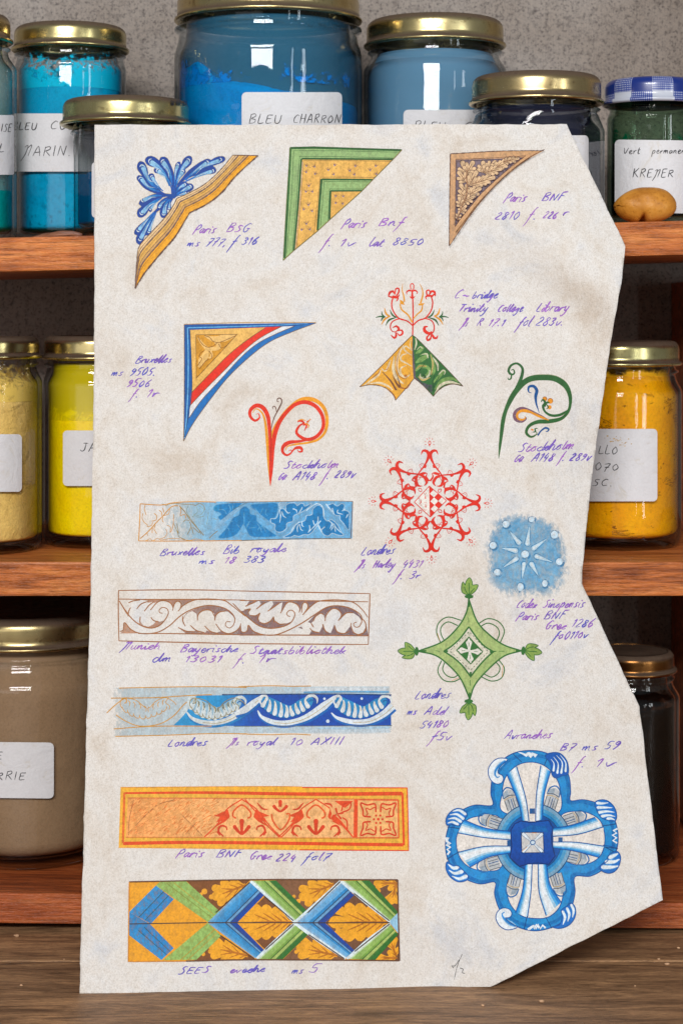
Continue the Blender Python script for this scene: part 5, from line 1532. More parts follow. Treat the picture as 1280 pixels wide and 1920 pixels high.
IS = [[(612, 465), (540, 560), (470, 625), (405, 668)], [(405, 668), (490, 725), (560, 790), (626, 878)], [(626, 878), (700, 785), (760, 720), (815, 672)], [(815, 672), (740, 625), (680, 560), (612, 465)]]
A.poly(closed(IS), GP, grain=.2)
for p in IS: A.line(p, 13, GD, grain=.1)
A.line([(400, 668), (440, 668)], 20, GD, ws=[5, 18]); A.line([(785, 672), (840, 668)], 18, GD, ws=[22, 4]); A.line([(626, 840), (626, 890)], 18, GD, ws=[22, 4])
NS = [(612, 548), (508, 660), (626, 776), (728, 672)]
A.poly(NS, GD, grain=.1)
for b, t in (((614, 664), (612, 562)), ((614, 664), (520, 660)), ((618, 668), (626, 764)), ((618, 668), (718, 672))):
    A.lobe(b, lerp2(b, t, .5), lerp2(b, t, .62), 52, (220, 216, 206), root=.3, grain=.1); A.lobe(lerp2(b, t, .5), lerp2(b, t, .8), lerp2(b, t, .96), 12, (220, 216, 206), root=2.8, pw=1.0, grain=.1)
    A.line([lerp2(b, t, .35), lerp2(b, t, .65)], 4, GD, smooth=False)
for a, b in zip(NS, NS[1:] + NS[:1]): A.line([a, b], 5, GD, smooth=False)
MS = [(612, 505), (455, 666), (626, 825), (772, 672)]
for a, b in zip(MS, MS[1:] + MS[:1]):
    for k in range(7): A.line([lerp2(a, b, (k + .15) / 7), lerp2(a, b, (k + .65) / 7)], 5, (70, 96, 60), smooth=False, grain=.2)
for p in ([(610, 390), (610, 430)], [(335, 664), (370, 668)], [(860, 668), (905, 668)], [(622, 905), (622, 955)], [(610, 510), (610, 530)]): A.line(p, 5, GD, smooth=False)
def bud(cx, cy, an):
    ca, sa = math.cos(an), math.sin(an)
    r = lambda x, y: (cx + x * ca - y * sa, cy + x * sa + y * ca)
    A.poly([r(-4, -10), r(-55, -30), r(-62, -75), r(-48, -118), r(-32, -100), r(-22, -128), r(8, -152), r(28, -120), r(36, -95), r(78, -92), r(60, -45), r(30, -15)], (136, 166, 78), grain=.2)
    for p in ([r(-4, -8), r(-52, -30), r(-60, -75), r(-48, -120), r(-30, -92)], [r(-30, -88), r(-20, -125), r(8, -154), r(30, -118), r(28, -90)], [r(36, -92), r(78, -94), r(58, -45), r(10, -8)], [r(2, -5), r(4, -60), r(2, -110)], [r(0, -10), r(-25, -45), r(-35, -80)], [r(4, -10), r(28, -45), r(48, -65)]): A.line(p, 6.5, GD, grain=.15)
    A.poly([r(-34, -2), r(-14, -14), r(0, -22), r(14, -14), r(40, -6), r(36, 12), r(6, 22), r(-28, 12)], GD, grain=.1)
bud(610, 212, 0); bud(178, 672, -math.pi / 2 + .0); bud(1064, 660, math.pi / 2 + .08); bud(614, 1084, math.pi)
A.line([(612, 225), (612, 300)], 14, GD, smooth=False); A.line([(190, 670), (260, 664)], 14, GD, smooth=False); A.line([(1000, 664), (1062, 662)], 14, GD, smooth=False); A.line([(618, 1010), (616, 1080)], 14, GD, smooth=False)
A.build("green_star_lozenge", sheet)
# -- blue zigzag leaf band
A = art().frame(250, 930, 5.818)
def bandcol(X, Y):
    x = X / 5.818 + A.ox - 250                        # photo pixels from the band's left end
    n = .5 + .5 * noise.noise(Vector((x / 9, Y / 30, 1)))
    c = mixc((168, 198, 214), (112, 178, 222), max(0, min(1, (x - 90) / 90)))
    c = mixc(c, (66, 150, 208), .4 * n * max(0, min(1, (x - 110) / 60)))
    return (*c, .06 + max(0, min(.92, (x - 48) / 90)))
A.poly([(75, 85), (700, 62), (2395, 55), (2385, 465), (1200, 485), (58, 492)], bandcol, grain=.3, fine=2)
def dk(X, Y):
    x = X / 5.818 + A.ox - 250
    n = .5 + .5 * noise.noise(Vector((x / 5, Y / 16, 4)))
    c = mixc((6, 104, 176), (40, 134, 200), n)
    return mixc((120, 176, 212), c, (x - 130) / 34)
def leafy(P, rim, w=8):
    A.poly(P, dk, smooth=True, grain=.22, fine=4)
    A.line(P, w, rim, closed=True, grain=.25, a=.85)
R1, R2 = (98, 164, 208), (178, 212, 236)
leafy([(930, 455), (1000, 370), (1060, 285), (1085, 240), (1150, 205), (1165, 145), (1215, 112), (1268, 150), (1275, 195), (1340, 215), (1345, 265), (1375, 300), (1500, 390), (1555, 440), (1345, 448), (1270, 430), (1235, 370), (1200, 310), (1180, 340), (1130, 412), (1050, 452)], R1, 6)
leafy([(872, 132), (900, 100), (960, 88), (1050, 82), (1180, 80), (1100, 150), (1010, 225), (950, 262), (925, 225), (960, 200), (930, 175), (890, 165)], R1, 6)
for p in ([(1040, 95), (1060, 150), (1030, 200)], [(1085, 95), (1085, 160)], [(930, 150), (985, 150), (1020, 200)], [(1205, 190), (1208, 300), (1195, 400)], [(1130, 310), (1165, 350)], [(985, 335), (1030, 350), (1045, 380)], [(1085, 275), (1030, 280)], [(1260, 300), (1230, 350)], [(1350, 300), (1380, 340), (1400, 400)], [(1370, 290), (1420, 340), (1450, 400)]):
    A.line(p, 8, R1, grain=.3, taper=(1, .4))
GO, GB = (206, 142, 44), (150, 122, 56)
for p, w, c in (([(75, 465), (170, 380), (250, 290), (330, 210), (400, 130), (455, 105), (490, 110)], 10, GO), ([(500, 105), (560, 170), (610, 250), (680, 330), (770, 430)], 8, GB), ([(520, 130), (570, 185), (640, 270), (700, 350), (740, 420)], 5, GB),
                ([(130, 95), (120, 140), (140, 210)], 7, GO), ([(105, 190), (95, 240), (120, 290), (155, 315), (150, 335), (200, 320), (210, 285)], 7, GO), ([(225, 190), (255, 215), (250, 260), (200, 275)], 8, GO), ([(280, 155), (310, 180), (310, 215)], 8, GO), ([(320, 130), (335, 180)], 8, GO),
                ([(395, 140), (385, 195), (330, 215)], 7, GO), ([(325, 230), (315, 265), (330, 285)], 8, GO), ([(240, 310), (210, 340), (205, 405)], 8, GO), ([(240, 320), (225, 360), (255, 410)], 7, GO), ([(150, 400), (155, 435)], 6, GO), ([(365, 320), (405, 340), (400, 400), (430, 340), (440, 200)], 7, GO),
                ([(440, 300), (490, 410), (475, 300)], 6, GB), ([(350, 360), (370, 400), (340, 450), (280, 470)], 6, GO), ([(510, 115), (520, 170), (510, 215), (560, 200), (575, 245)], 8, GO), ([(610, 270), (570, 260), (545, 285)], 7, GB), ([(610, 280), (630, 330), (590, 420)], 7, GB), ([(635, 340), (655, 415)], 7, GB), ([(650, 340), (720, 405)], 7, GB),
                ([(300, 100), (330, 90), (360, 110), (380, 90), (450, 80), (560, 90), (650, 95), (680, 105), (720, 80), (770, 110), (780, 155)], 6, GB), ([(75, 490), (130, 490), (185, 465), (210, 490), (265, 460), (300, 480), (420, 462), (520, 470), (610, 485), (690, 470), (780, 490)], 6, GO), ([(485, 380), (495, 440), (560, 475)], 6, GB), ([(830, 460), (880, 410), (920, 380)], 7, GB)):
    A.line(p, w, c, grain=.25)
for p in ([(600, 110), (580, 160), (620, 240)], [(690, 120), (700, 170), (640, 230)], [(720, 110), (770, 150), (740, 200), (690, 210)], [(660, 200), (700, 230), (770, 220)], [(820, 180), (810, 260), (800, 310)], [(870, 240), (910, 260)]): A.line(p, 6, mixc(GB, (130, 180, 208), .6), grain=.35)
A.line([(780, 420), (810, 425), (860, 390), (950, 300), (1080, 190), (1230, 75)], 44, (*mixc(R2, R1, .4),), ws=[10, 30, 44, 46, 40, 24], grain=.3, a=.75)
A.line([(1080, 150), (1160, 110), (1235, 72)], 5, (80, 110, 110), grain=.3)
A.frame(450, 930, 5.818)
leafy([(110, 98), (250, 82), (390, 76), (412, 130), (385, 235), (335, 245), (345, 290), (250, 225), (170, 165)], R1, 7)
leafy([(440, 135), (500, 150), (497, 105), (540, 78), (600, 77), (622, 108), (658, 80), (695, 86), (706, 112), (780, 80), (745, 128), (655, 185), (612, 200), (582, 222), (576, 275), (512, 298), (505, 350), (470, 385), (420, 396), (378, 370), (382, 312), (338, 292), (335, 248), (395, 240)], R2, 10)
leafy([(470, 452), (560, 395), (620, 305), (710, 264), (722, 216), (784, 202), (792, 145), (850, 98), (902, 135), (908, 216), (946, 272), (1000, 258), (1060, 312), (1105, 395), (1128, 430), (1062, 426), (1005, 406), (960, 436), (910, 420), (886, 380), (850, 318), (790, 390), (742, 425), (700, 420), (640, 442), (592, 430), (560, 448)], R2, 10)
leafy([(930, 86), (962, 100), (1010, 80), (1058, 110), (1110, 80), (1142, 110), (1125, 150), (1182, 170), (1192, 240), (1184, 372), (1130, 302), (1088, 252), (1088, 215), (1020, 200)], R2, 9)
for p in ([(430, 150), (442, 220), (432, 290)], [(455, 170), (470, 215), (505, 240)], [(490, 150), (520, 185), (545, 180)], [(640, 190), (665, 150), (680, 120)], [(575, 140), (612, 152), (622, 184)], [(650, 280), (590, 330), (545, 405)], [(640, 310), (622, 350), (628, 395)], [(650, 310), (660, 360), (685, 380)], [(675, 280), (675, 320), (695, 335)],
          [(850, 225), (845, 290), (800, 340), (740, 400)], [(795, 265), (805, 300), (815, 322)], [(880, 270), (850, 310), (870, 360), (890, 400)], [(755, 320), (762, 360), (745, 390)], [(925, 335), (888, 368), (890, 400)], [(960, 265), (1000, 300), (980, 360)], [(1000, 290), (1015, 330), (990, 375)], [(1020, 300), (1050, 350), (1100, 400)], [(1028, 330), (1040, 390)],
          [(940, 90), (990, 150), (1030, 200)], [(1005, 130), (1015, 170), (1025, 200)], [(1068, 150), (1060, 182), (1120, 200)], [(1150, 140), (1110, 165)], [(1175, 200), (1155, 240)]): A.line(p, 12, (186, 216, 236), grain=.25, taper=(1, .5))
for p in ([(250, 130), (225, 190), (215, 215)], [(290, 140), (275, 190), (300, 215)], [(160, 130), (210, 190)], [(240, 300), (230, 380)], [(230, 310), (270, 380)], [(215, 330), (190, 380)], [(45, 180), (45, 330)], [(110, 270), (65, 330)], [(100, 350), (180, 340)]): A.line(p, 8, (88, 158, 206), grain=.35, taper=(1, .4))
A.poly([(425, 70), (510, 68), (480, 110), (440, 150), (420, 110)], (176, 210, 234), a=.8, smooth=True, grain=.4)
for p, w in (([(0, 130), (70, 78), (140, 140), (250, 240), (350, 330), (430, 445)], 22), ([(430, 440), (520, 370), (620, 270), (730, 180), (840, 84)], 26), ([(870, 84), (960, 160), (1060, 250), (1130, 330), (1205, 400)], 26)): A.line(p, w, (130, 188, 226), a=.55, grain=.4)
A.line([(720, 160), (800, 100), (850, 84), (900, 120), (918, 215)], 10, (200, 224, 240), grain=.2)
rn = random.Random(4)
for k in range(60):
    x, y = rn.uniform(-300, 1180), rn.uniform(80, 450)
    A.line([(x, y), (x + rn.uniform(20, 60), y + rn.uniform(-6, 6))], rn.uniform(3, 7), mixc((110, 174, 214), (10, 96, 168), rn.random()), a=.35, grain=.7, taper=(.3, .3))
for p, w, c in (([(-120, 72), (400, 60), (900, 52), (1228, 58)], 6, (150, 112, 56)), ([(1228, 58), (1218, 260), (1205, 464)], 8, (120, 84, 50)), ([(1205, 464), (600, 468), (0, 486)], 8, (112, 92, 60))): A.line(p, w, c, grain=.25)
A.frame(250, 930, 5.818)
for p, w in (([(75, 85), (300, 98), (450, 72), (650, 62), (900, 66)], 10), ([(75, 85), (70, 250), (58, 490)], 10), ([(58, 490), (400, 492), (900, 488), (1180, 485)], 9)): A.line(p, w, (214, 146, 44), grain=.15)
A.build("blue_zigzag_band", sheet)

# -- brown line vine scroll
A = art()
VL = (160, 100, 50)
def vfill(X, Y):
    x = X / A.s + A.ox
    n = .5 + .5 * noise.noise(Vector((x / 2.2, Y / 12, 2)))
    c = mixc(mixc((190, 142, 112), (146, 108, 100), (x - 220) / 200), (112, 90, 100), max(0, (x - 330) / 330) * n * 1.2)
    return c
A.frame(215, 1100, 5.224)
for P in ([(95, 350), (140, 402), (230, 458), (50, 460), (84, 430)],
          [(45, 150), (110, 262), (200, 352), (290, 396), (350, 405), (430, 385), (486, 330), (450, 342), (400, 346), (380, 370), (330, 394), (280, 380), (246, 335), (240, 362), (170, 322), (136, 290), (130, 255)],
          [(250, 128), (430, 128), (790, 126), (700, 165), (640, 216), (650, 170), (620, 142), (590, 160), (572, 206), (545, 160), (500, 144), (440, 142), (390, 160), (370, 150), (320, 160), (330, 140)],
          [(662, 330), (680, 290), (740, 240), (830, 200), (930, 184), (1040, 200), (1130, 240), (1168, 290), (1180, 335), (1160, 290), (1110, 246), (1050, 240), (1010, 262), (976, 320), (975, 262), (930, 226), (880, 230), (830, 262), (808, 318), (800, 265), (760, 240), (702, 262), (672, 320)],
          [(620, 400), (700, 436), (770, 440), (792, 430), (830, 450), (888, 450), (902, 430), (980, 458), (1042, 436), (1090, 456), (1150, 456), (1202, 430), (1236, 370), (1242, 440), (1280, 450), (1280, 474), (850, 470), (700, 462)]):
    A.poly(P, vfill, grain=.45, fine=3)
def vl(p, w=11): A.line(p, w, VL, grain=.2, taper=(.8, .7))
for p in ([(45, 140), (130, 270), (230, 365), (340, 406), (430, 386), (490, 330), (526, 260), (510, 215), (465, 205), (436, 230), (442, 256), (470, 260)], [(50, 440), (84, 425), (95, 352), (160, 420), (240, 456), (340, 461), (440, 440), (540, 380), (640, 290), (750, 226), (900, 186), (1040, 200), (1130, 245), (1176, 310), (1160, 380), (1120, 406), (1084, 380), (1095, 345), (1136, 346)],
          [(620, 242), (680, 180), (790, 130), (930, 122), (1070, 136), (1140, 180), (1280, 292)], [(135, 160), (180, 140), (250, 132)], [(215, 220), (260, 170), (340, 140)], [(290, 242), (340, 180), (390, 146)], [(350, 230), (410, 160), (450, 140), (500, 140), (550, 165), (572, 210), (565, 235)],
          [(130, 292), (138, 240), (156, 205)], [(245, 348), (250, 295)], [(355, 300), (380, 332), (432, 345)], [(572, 210), (590, 160), (620, 142), (650, 165), (645, 210), (620, 242)], [(665, 290), (668, 340), (692, 390)], [(810, 332), (815, 280), (850, 242), (900, 228), (950, 240), (975, 290)], [(980, 332), (992, 280), (1032, 248), (1090, 240)],
          [(620, 400), (700, 436), (780, 441)], [(740, 380), (800, 430), (880, 451)], [(880, 386), (940, 440), (1020, 460)], [(990, 364), (1040, 430), (1110, 461), (1180, 440), (1222, 400), (1236, 360)], [(35, 38), (500, 32), (900, 34), (1280, 44)], [(35, 122), (400, 126), (800, 126), (1280, 132)], [(38, 40), (36, 250), (42, 532)], [(42, 532), (600, 545), (1280, 560)], [(230, 460), (640, 462), (1280, 474)]): vl(p)
A.frame(450, 1100, 5.12)
for P in ([(90, 138), (175, 138), (120, 166), (55, 190)], [(185, 140), (290, 140), (240, 162), (160, 214), (200, 165)], [(310, 142), (430, 142), (372, 165), (268, 236), (320, 170)],
          [(410, 142), (765, 136), (680, 190), (606, 268), (650, 200), (640, 160), (612, 154), (595, 180), (575, 242), (560, 190), (520, 150), (470, 150), (432, 180), (392, 250), (400, 190)],
          [(0, 236), (100, 320), (200, 381), (300, 401), (420, 381), (492, 340), (526, 268), (500, 332), (440, 356), (380, 360), (336, 330), (322, 286), (290, 332), (230, 356), (190, 340), (174, 300), (192, 252), (150, 280), (95, 276), (80, 245), (102, 212), (30, 232)],
          [(0, 375), (10, 430), (40, 440), (70, 420), (80, 368), (130, 426), (220, 461), (330, 466), (0, 466)],
          [(650, 342), (720, 270), (800, 210), (900, 184), (1010, 195), (1110, 235), (1160, 290), (1170, 335), (1140, 290), (1080, 250), (1020, 256), (956, 320), (972, 260), (930, 214), (880, 214), (832, 250), (816, 318), (800, 270), (770, 258), (722, 290), (702, 332), (682, 352)],
          [(555, 392), (605, 412), (590, 385)], [(665, 462), (688, 415), (702, 432), (760, 440), (800, 362), (818, 432), (870, 446), (902, 366), (932, 432), (1000, 452), (1060, 378), (1076, 432), (1120, 462), (1180, 440), (1212, 375), (1230, 472), (700, 472)]):
    A.poly(P, vfill, grain=.4, fine=3)
for p in ([(-70, 160), (0, 230), (90, 310), (190, 380), (300, 401), (420, 381), (492, 340), (526, 270), (510, 235), (480, 226), (450, 250), (456, 280), (482, 286)], [(0, 380), (12, 430), (40, 440), (70, 420), (80, 370), (130, 430), (230, 463), (340, 463), (460, 420), (600, 346), (730, 260), (830, 200), (930, 184), (1050, 205), (1150, 265), (1168, 330), (1140, 386), (1100, 386), (1088, 355), (1120, 340)],
          [(600, 272), (680, 190), (760, 140), (930, 128), (1080, 150), (1170, 220), (1226, 296)], [(1165, 300), (1202, 350), (1202, 420), (1150, 461), (1090, 441), (1065, 380)], [(50, 190), (150, 142)], [(155, 216), (245, 148)], [(265, 237), (380, 158)], [(388, 256), (420, 200), (450, 155), (490, 148), (545, 170), (572, 215), (566, 250)], [(590, 250), (596, 180), (614, 153), (642, 160), (650, 200), (605, 270)],
          [(82, 268), (80, 240), (102, 214), (40, 225)], [(95, 276), (150, 280), (192, 252)], [(175, 330), (172, 300), (192, 255)], [(190, 340), (230, 357), (290, 332), (322, 288)], [(325, 345), (322, 290)], [(336, 332), (380, 361), (440, 356)], [(816, 332), (820, 290), (842, 250), (885, 212), (935, 218), (972, 262), (962, 300)], [(942, 330), (962, 300), (1020, 254), (1085, 252)], [(702, 334), (724, 288), (772, 256), (802, 272)],
          [(680, 350), (706, 392)], [(670, 400), (700, 430), (760, 442)], [(790, 360), (816, 424), (852, 446)], [(905, 370), (930, 432), (990, 452), (1050, 430)], [(1060, 380), (1066, 350)], [(0, 42), (600, 54), (1246, 68)], [(0, 134), (500, 134), (1228, 146)], [(1246, 68), (1238, 300), (1230, 556)], [(0, 466), (600, 466), (1230, 474)], [(0, 548), (600, 552), (1230, 556)]): vl(p)
A.build("vine_scroll_band", sheet)

# -- blue wave scroll
A = art().frame(200, 1280, 4.571)
def wa(x): return max(0.0, min(1, (x - 204) / 36)) * max(0, min(1, (738 - x) / 12))
A.poly([(50, 45), (1200, 36), (2440, 34), (2440, 425), (1200, 436), (60, 462)], lambda X, Y: (*mixc((190, 204, 210), (184, 210, 226), X / 2400), .86 * wa(X / 4.571 + 200)), grain=.4, fine=4)
A.poly([(572, 368), (640, 300), (720, 190), (700, 150), (780, 112), (1100, 108), (1280, 104), (2432, 104), (2436, 370), (1200, 374)], lambda X, Y: mixc((54, 140, 204), (8, 68, 168), (X - 900 + (Y - 240) * .6) / 420), grain=.12, fine=4)
GW = (206, 146, 48)
def shell(ox, dy, style):
    f = lambda p: (p[0] + ox, p[1] + dy)
    tops = [(178, 128), (206, 146), (250, 158), (300, 172), (346, 194), (388, 200), (430, 178), (472, 158), (512, 140)]
    bots = [(150, 196), (200, 236), (250, 266), (302, 280), (352, 284), (402, 272), (450, 254), (494, 234), (534, 204)]
    pale = (214, 220, 222) if style == 3 else (200, 210, 212)
    if style >= 2:
        A.poly([f(p) for p in [(140, 150), (178, 120), (250, 145), (346, 190), (388, 196), (470, 145), (540, 120), (580, 140), (570, 190), (534, 226), (450, 275), (352, 300), (250, 286), (160, 225)]], (58, 134, 196) if style == 3 else (150, 186, 206), smooth=True, grain=.2)
        for k, (a, b) in enumerate(zip(tops, bots)):
            s_ = 1 if k < 4.5 else -1
            c = (lerp2(a, b, .5)[0] + s_ * 16, lerp2(a, b, .5)[1] - 12)
            A.lobe(f(a), f(c), f(b), 50 if style == 3 else 54, (40, 108, 178) if style == 3 else (120, 160, 186), root=.25, grain=.2)
        for k, (a, b) in enumerate(zip(tops, bots)):
            s_ = 1 if k < 4.5 else -1
            c = (lerp2(a, b, .5)[0] + s_ * 16, lerp2(a, b, .5)[1] - 12)
            A.lobe(f(a), f(c), f(b), 38 if style == 3 else 50, pale, root=.25, grain=.12)
            if style == 2: A.line([f(a), f(lerp2(a, c, .9)), f(lerp2(a, b, .62))], 8, (60, 100, 128), ws=[4, 12, 3], grain=.3)
            A.line([f(lerp2(a, b, .15)), f(lerp2(c, b, .3))], 4, (212, 184, 120), grain=.35)
        A.line([f(p) for p in [(136, 190), (122, 150), (140, 118), (172, 112), (190, 140), (172, 166)]], 22, pale, ws=[8, 20, 24, 22, 18, 6], grain=.15)
        A.line([f(p) for p in [(510, 150), (535, 120), (580, 112), (615, 140), (612, 180)]], 26, pale, ws=[14, 24, 26, 20, 5], grain=.15)
        A.line([f(p) for p in [(545, 165), (560, 148), (590, 160), (600, 180)]], 9, (30, 92, 166), grain=.2)
    if style < 3:
        cl = GW if style == 1 else (150, 132, 80)
        for k, (a, b) in enumerate(zip(tops, bots)):
            s_ = 1 if k < 4.5 else -1
            A.line([f((a[0] - 4, a[1] - 4)), f((a[0] + s_ * 14, a[1] + 14)), f((a[0] + s_ * 8, a[1] + 44))], 7, cl, grain=.2, taper=(1, .4))
        for (a, b) in zip(bots, bots[1:]):
            m = lerp2(a, b, .5)
            A.line([f(a), f((m[0] - 4, m[1] + 18)), f((b[0] - 4, b[1] + 12)), f((b[0], b[1] - 14))], 6, cl, grain=.2)
        A.line([f(p) for p in [(150, 205), (135, 170), (150, 130), (185, 118), (190, 150), (170, 168)]], 6, cl, grain=.2)
        A.line([f(p) for p in [(390, 205), (440, 150), (520, 118), (590, 150), (615, 180)]], 6, cl, grain=.2); A.line([f((180, 118)), f((270, 140)), f((352, 205))], 6, cl, grain=.2)
        A.line([f(p) for p in [(545, 125), (525, 160), (560, 190), (555, 220)]], 6, cl, grain=.2)
def tail(P, ws, pale, under):
    A.line([(p[0] + 6, p[1] + 14) for p in P], 40, under, ws=[w + 12 for w in ws], grain=.15)
    A.line(P, 40, pale, ws=ws, grain=.12)
    A.line([(p[0] + 4, p[1] + 4) for p in P[2:]], 6, (206, 182, 122), a=.8, grain=.35)
shell(-20, 12, 1)
A.line([(80, 278), (160, 330), (260, 370), (370, 372), (480, 345), (580, 280), (660, 190), (740, 128)], 8, GW, grain=.2); A.line([(0, 262), (60, 205), (130, 150), (175, 130)], 8, GW, grain=.2)
tail([(684, 250), (730, 305), (820, 340), (940, 345), (1060, 310), (1180, 235), (1290, 150)], [10, 34, 40, 42, 48, 54, 40], (204, 212, 214), (40, 120, 190))
A.line([(600, 340), (650, 270), (715, 175), (770, 135)], 40, (196, 208, 212), ws=[4, 30, 44, 30], grain=.2)
shell(575, 14, 2)
A.frame(460, 1280, 4.571)
tail([(-90, 270), (0, 230), (80, 170), (150, 120)], [30, 60, 56, 34], (208, 216, 220), (26, 98, 180))
tail([(105, 240), (140, 295), (240, 340), (370, 345), (510, 305), (640, 225), (770, 125)], [10, 40, 42, 46, 58, 66, 34], (212, 222, 228), (22, 96, 180))
tail([(735, 260), (790, 305), (920, 338), (1060, 330), (1180, 272), (1262, 200)], [10, 36, 42, 46, 56, 64], (214, 224, 232), (22, 96, 180))
shell(0, 0, 3); shell(632, 4, 3)
for x, y, r in ((677, 140, 11), (996, 138, 11), (706, 332, 15)): A.dot((x, y), r, (206, 222, 236))
A.line([(480, 62), (800, 58), (1230, 60)], 34, (222, 228, 232), a=.8, grain=.35); A.line([(500, 84), (850, 78), (1230, 80)], 14, (100, 164, 208), grain=.3)
A.line([(500, 420), (850, 424), (1240, 416)], 34, (214, 226, 234), a=.7, grain=.35); A.line([(620, 392), (900, 392), (1240, 384)], 14, (168, 200, 222), grain=.35)
A.line([(-200, 104), (300, 100), (800, 98), (1250, 106)], 8, (20, 56, 112), grain=.2); A.line([(-100, 376), (500, 374), (1255, 370)], 6, (100, 104, 92), grain=.25)
for p in ([(-60, 36), (200, 28), (400, 32), (560, 30)], [(-60, 440), (200, 448), (400, 442), (560, 450)]): A.line(p, 8, GW, grain=.2)
A.frame(200, 1280, 4.571)
for p in ([(105, 48), (600, 38), (900, 36), (1200, 42)], [(36, 134), (400, 130), (700, 112), (900, 104)], [(60, 398), (400, 376), (900, 374)], [(75, 462), (500, 452), (900, 438), (1200, 440)]): A.line(p, 8, GW, grain=.2)
A.build("wave_scroll_band", sheet)

# -- orange palmette band
A = art().frame(210, 1460, 2.2456)
OR_, OD, OP, YO = (226, 74, 24), (214, 62, 20), (238, 172, 110), (240, 176, 46)
A.poly([(36, 38), (640, 34), (1242, 40), (1248, 304), (790, 300), (28, 290)], YO, grain=.15)
A.poly([(50, 56), (1222, 60), (1226, 284), (44, 278)], (232, 176, 60), grain=.15)
A.line([(52, 62), (400, 60), (820, 66), (1222, 64)], 14, OR_, grain=.2, ws=[8, 12, 15, 16]); A.line([(46, 274), (400, 270), (1226, 280)], 14, OR_, grain=.15); A.line([(52, 60), (46, 274)], 10, (230, 110, 40), grain=.25, smooth=False); A.line([(1222, 62), (1228, 282)], 9, OR_, smooth=False)
A.poly([(66, 82), (1204, 88), (1206, 252), (58, 248)], lambda X, Y: mixc((246, 166, 92), (246, 186, 122), (X - 60) / 500 + .3 * noise.noise(Vector((X / 30, Y / 14, 0)))), grain=.3, fine=5)
rn = random.Random(9)
for k in range(420):
    x = rn.uniform(70, 470); y = rn.uniform(90, 240)
    if x > 380 + (165 - abs(y - 165)) * .5: continue
    A.line([(x, y), (x + rn.uniform(10, 26), y - rn.uniform(4, 22))], rn.uniform(2.5, 5), mixc((238, 128, 52), (246, 180, 104), rn.random()), a=.6, grain=.7, taper=(.4, .4))
for p in ([(70, 230), (180, 120), (260, 90)], [(285, 145), (320, 180), (385, 245)], [(90, 90), (72, 180), (70, 240)], [(310, 235), (350, 190)]): A.line(p, 4, (176, 120, 70), a=.6, grain=.6)
def ogee(cx, up=True):
    f = (lambda x, y: (cx + x, y)) if up else (lambda x, y: (cx + x, 335 - y))
    A.line([f(-158, 248), f(-100, 190), f(-62, 130), f(0, 88)], 5, OR_, grain=.2); A.line([f(0, 88), f(62, 130), f(100, 190), f(158, 248)], 5, OR_, grain=.2)
for cx in (546, 858): ogee(cx)
# red web between the arches
for cx in (546, 858):
    for sg in (1, -1):
        w = 1.0 if cx == 858 or sg == 1 else .8
        A.poly([(cx + sg * 58, 132), (cx + sg * 118, 158), (cx + sg * 72, 166), (cx + sg * 112, 205), (cx + sg * 70, 182), (cx + sg * 52, 165)], OR_, a=.92, grain=.12)
        A.poly([(cx + sg * 58, 132), (cx + sg * 84, 152), (cx + sg * 108, 185), (cx + sg * 62, 172), (cx + sg * 50, 160)], OR_, grain=.12)
    A.line([(cx - 38, 160), (cx - 34, 138), (cx, 112), (cx + 34, 138), (cx + 38, 160), (cx + 24, 168)], 7, (232, 88, 30), grain=.2)
    A.line([(cx - 38, 160), (cx - 24, 168)], 7, (232, 88, 30), smooth=False)
    A.lobe((cx, 238), (cx, 200), (cx, 180), 20, OD, root=.5); A.lobe((cx, 236), (cx - 16, 224), (cx - 30, 204), 16, OD, root=.6); A.lobe((cx, 236), (cx + 16, 224), (cx + 30, 204), 16, OD, root=.6)
    for sg in (1, -1):
        A.line([(cx + sg * 76, 245), (cx + sg * 98, 222), (cx + sg * 88, 200), (cx + sg * 66, 204), (cx + sg * 62, 218)], 9, OD, grain=.15, taper=(.5, .5)); A.line([(cx + sg * 92, 240), (cx + sg * 104, 225)], 5, OD, smooth=False)
# hanging arch at 710
A.line([(640, 165), (648, 180), (675, 212), (712, 248)], 5, OR_); A.line([(780, 165), (772, 180), (748, 212), (712, 248)], 5, OR_)
A.line([(672, 150), (678, 180), (710, 216), (742, 180), (748, 150), (732, 150)], 7, (226, 92, 34), grain=.25); A.lobe((708, 120), (708, 110), (708, 98), 16, OD, root=.8); A.lobe((708, 140), (692, 132), (682, 118), 14, OD, root=.6); A.lobe((708, 140), (724, 132), (734, 118), 14, OD, root=.6)
for sg in (1, -1): A.line([(708 + sg * 52, 130), (708 + sg * 74, 128), (708 + sg * 98, 102)], 8, OD, grain=.2, taper=(.4, .4))
A.line([(560, 88), (605, 140), (648, 180)], 5, OR_)
# half palmette and the upright bar
A.poly([(905, 90), (1020, 90), (1018, 252), (985, 225), (940, 175), (915, 180), (925, 150)], OP, grain=.2)
A.poly([(935, 95), (1015, 95), (980, 125), (960, 112)], OR_, grain=.1); A.line([(925, 160), (965, 190), (1018, 252)], 8, OR_, ws=[24, 10, 4])
for b, t in (((948, 150), (942, 128)), ((950, 150), (970, 145)), ((948, 152), (962, 168)), ((945, 152), (930, 160))): A.lobe(b, lerp2(b, t, .5), t, 9, OD, root=.6)
A.line([(965, 138), (975, 110), (1004, 102), (998, 130), (970, 142)], 6, OD); A.line([(970, 165), (988, 180), (990, 215)], 6, OD)
A.line([(895, 105), (920, 110), (925, 122)], 8, OD, taper=(.5, .5))
A.poly([(1018, 86), (1034, 86), (1032, 252), (1016, 252)], OR_, grain=.08)
A.poly([(1036, 90), (1204, 92), (1206, 250), (1034, 250)], (238, 180, 112), grain=.25)
